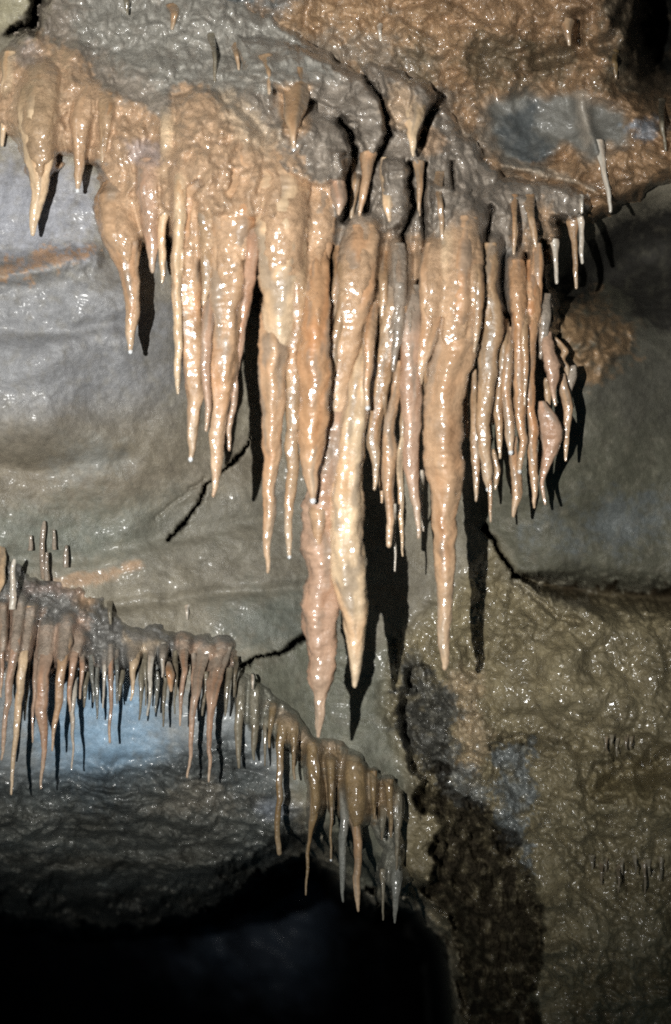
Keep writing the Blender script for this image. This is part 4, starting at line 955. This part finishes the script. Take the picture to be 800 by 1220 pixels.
LOBES = [([(280, 40), (350, 50), (420, 84), (448, 100), (458, 130), (462, 160), (448, 190), (430, 180), (422, 150), (400, 130), (340, 110), (290, 90)], 0.05, 9),
         ([(320, 150), (370, 130), (402, 140), (418, 160), (422, 190), (410, 215), (380, 225), (340, 210)], 0.045, 9),
         ([(450, 80), (505, 92), (522, 108), (520, 125), (508, 130), (506, 160), (480, 165), (462, 130)], 0.05, 9),
         ([(390, 175), (410, 180), (414, 230), (408, 262), (396, 262), (388, 220)], 0.03, 7),
         ([(455, 190), (484, 186), (488, 225), (484, 270), (462, 275), (454, 240)], 0.035, 8),
         ([(505, 215), (560, 225), (568, 250), (550, 270), (520, 290), (506, 260)], 0.035, 9),
         ([(210, 112), (250, 105), (300, 140), (345, 200), (330, 260), (230, 260), (206, 190)], 0.03, 14)]
GROOVES = [([(424, 82), (446, 100), (458, 130), (464, 160), (446, 190), (438, 220), (436, 250)], 0.06, 3),
           ([(402, 140), (416, 158), (424, 180), (418, 215), (412, 260)], 0.07, 4),
           ([(524, 120), (510, 140), (503, 170)], 0.06, 4),
           ([(492, 190), (488, 215), (494, 245), (482, 280), (478, 330)], 0.06, 3),
           ([(508, 190), (504, 240), (506, 300)], 0.04, 2.5),
           ([(397, 290), (390, 330), (394, 400)], 0.10, 5),
           ([(468, 340), (462, 380), (440, 430)], 0.06, 3), ([(500, 330), (502, 380), (505, 420)], 0.06, 3), ([(540, 190), (540, 225)], 0.04, 2.5),
           ([(602, 208), (650, 214), (690, 224)], 0.02, 3), ([(240, 215), (222, 232), (218, 290)], 0.06, 3.5), ([(282, 200), (276, 232)], 0.03, 4),
           ([(308, 260), (300, 330)], 0.05, 5), ([(352, 340), (354, 390)], 0.04, 3), ([(66, 190), (84, 190)], 0.06, 5), ([(586, 240), (580, 290), (574, 360)], 0.04, 3),
           ([(648, 280), (644, 330), (652, 380)], 0.08, 5), ([(628, 300), (624, 330)], 0.05, 3)]
mass('flowstone_mass', 'large grey mud-coated flowstone mass with tan lower edge, carrying the longest stalactites', 'flowstone', MAIN, MAIN_POLY, main_colour, main_relief,
     lobes=LOBES, grooves=GROOVES, edge=14, back=0.03, on='main')

LEDGE = Rbf([(-100, 720, 2.6), (12, 664, 2.90), (90, 692, 2.96), (160, 738, 2.99), (250, 760, 3.06), (284, 780, 3.0), (0, 720, 2.76), (0, 800, 2.70), (60, 740, 2.84), (60, 800, 2.76), (130, 750, 2.86), (130, 810, 2.80), (200, 760, 2.88), (200, 810, 2.83), (270, 790, 2.86), (290, 830, 2.9)])
LEDGE_POLY = [(-80, 640), (-20, 655), (12, 664), (50, 686), (90, 690), (120, 712), (160, 736), (220, 748), (262, 760), (286, 776), (280, 788), (262, 796), (236, 788), (214, 792), (196, 800), (168, 798),
              (140, 808), (112, 802), (90, 800), (64, 800), (46, 806), (24, 796), (0, 800), (-80, 810)]
def ledge_relief(x, y):
    wx = x + 6 * fbm(x, y, 30, 3, 541); wy = y + 6 * fbm(x, y, 30, 3, 542)
    return 0.022 * sstep(725, 790, y) + 0.016 * ridged(wx, wy, 34, 3, 543) + 0.018 * worley(wx, wy, 14, 544) + 0.012 * fbm(x, y, 16, 4, 547, gain=0.6) - 0.016 * ridged(wx, wy, 20, 2, 545, sy=0.15) * sstep(740, 800, y) + 0.003 * fbm(x, y, 8, 3, 546)
def ledge_colour(x, y):
    c = np.zeros(x.shape + (3,)) + np.array([0.15, 0.145, 0.135])
    c = c * (1 + 0.25 * fbm(x, y, 30, 4, 551)[..., None])
    P = lambda k, sh, **kw: paint(c, x, y, k, sh, **kw)
    c = P((0.40, 0.26, 0.18), [(-80, 720), (20, 720), (60, 740), (100, 740), (104, 790), (70, 840), (-80, 860)], soft=10, warp=14, alpha=0.75, seed=1)
    c = P((0.34, 0.22, 0.13), (104, 708, 14, 16, 0), soft=8, warp=6, alpha=0.8)
    c = P((0.32, 0.23, 0.19), (80, 700, 30, 10, 0), soft=8, warp=6, alpha=0.6)
    c = P((0.48, 0.37, 0.25), [(150, 758), (162, 768), (176, 758), (192, 764), (178, 780), (160, 786)], soft=5, warp=4, alpha=0.8)
    c = P((0.40, 0.26, 0.175), [(212, 762), (282, 772), (276, 812), (216, 812)], soft=7, warp=8, alpha=0.85, seed=2)
    return c
mass('flowstone_ledge', 'grey and pinkish flowstone ledge on the left wall, fringed with thin stalactites', 'flowstone', LEDGE, LEDGE_POLY, ledge_colour, ledge_relief, edge=22, warp=11, back=0.03, on='ledge', skirt=18, fillet=0.014)

APRON = Rbf([(280, 800, 2.98), (300, 840, 2.95), (340, 870, 2.97), (380, 900, 2.98), (430, 930, 3.0), (470, 960, 3.02), (350, 920, 3.0), (420, 980, 3.02), (420, 880, 3.06), (470, 1030, 3.06), (500, 930, 3.1)])
APRON_POLY = [(278, 796), (300, 802), (330, 826), (352, 846), (376, 876), (410, 882), (440, 912), (474, 932), (486, 956), (482, 990), (482, 1030), (490, 1048), (476, 1062), (458, 1060), (448, 1046), (456, 1010), (440, 985),
              (418, 994), (404, 976), (388, 966), (374, 992), (362, 984), (366, 940), (352, 900), (330, 888), (314, 872), (296, 872), (278, 850)]
def apron_relief(x, y):
    wx = x + 5 * fbm(x, y, 24, 3, 561); wy = y + 5 * fbm(x, y, 24, 3, 562)
    return 0.012 * ridged(wx, wy, 26, 3, 563, sy=0.4) + 0.008 * worley(wx, wy, 11, 564) + 0.003 * fbm(x, y, 7, 3, 566)
def apron_colour(x, y):
    c = np.zeros(x.shape + (3,)) + np.array([0.165, 0.16, 0.13])
    c = c * (1 + 0.25 * fbm(x, y, 24, 4, 571)[..., None])
    c = paint(c, x, y, (0.20, 0.13, 0.065), [(322, 846), (350, 858), (400, 878), (440, 920), (478, 940), (472, 960), (430, 1000), (400, 960), (370, 985), (366, 920), (340, 880)], soft=9, warp=12, alpha=0.8)
    c = paint(c, x, y, (0.38, 0.30, 0.22), [(330, 838), (380, 880), (400, 880), (410, 890), (376, 894), (326, 850)], soft=4, warp=6, alpha=0.6)
    return c
mass('flowstone_apron', 'brown flowstone apron sloping below the longest stalactites, dripping over the black passage', 'flowstone', APRON, APRON_POLY, apron_colour, apron_relief, step=1.3, edge=9, warp=3, back=0.03, on='apron', skirt=24, fillet=0.010)


# ------------------------------------------------------------------ build the stalactites
for _label, _pts, _a, _k in LIST:
    stalactite(_label, _pts, *_a, **_k)
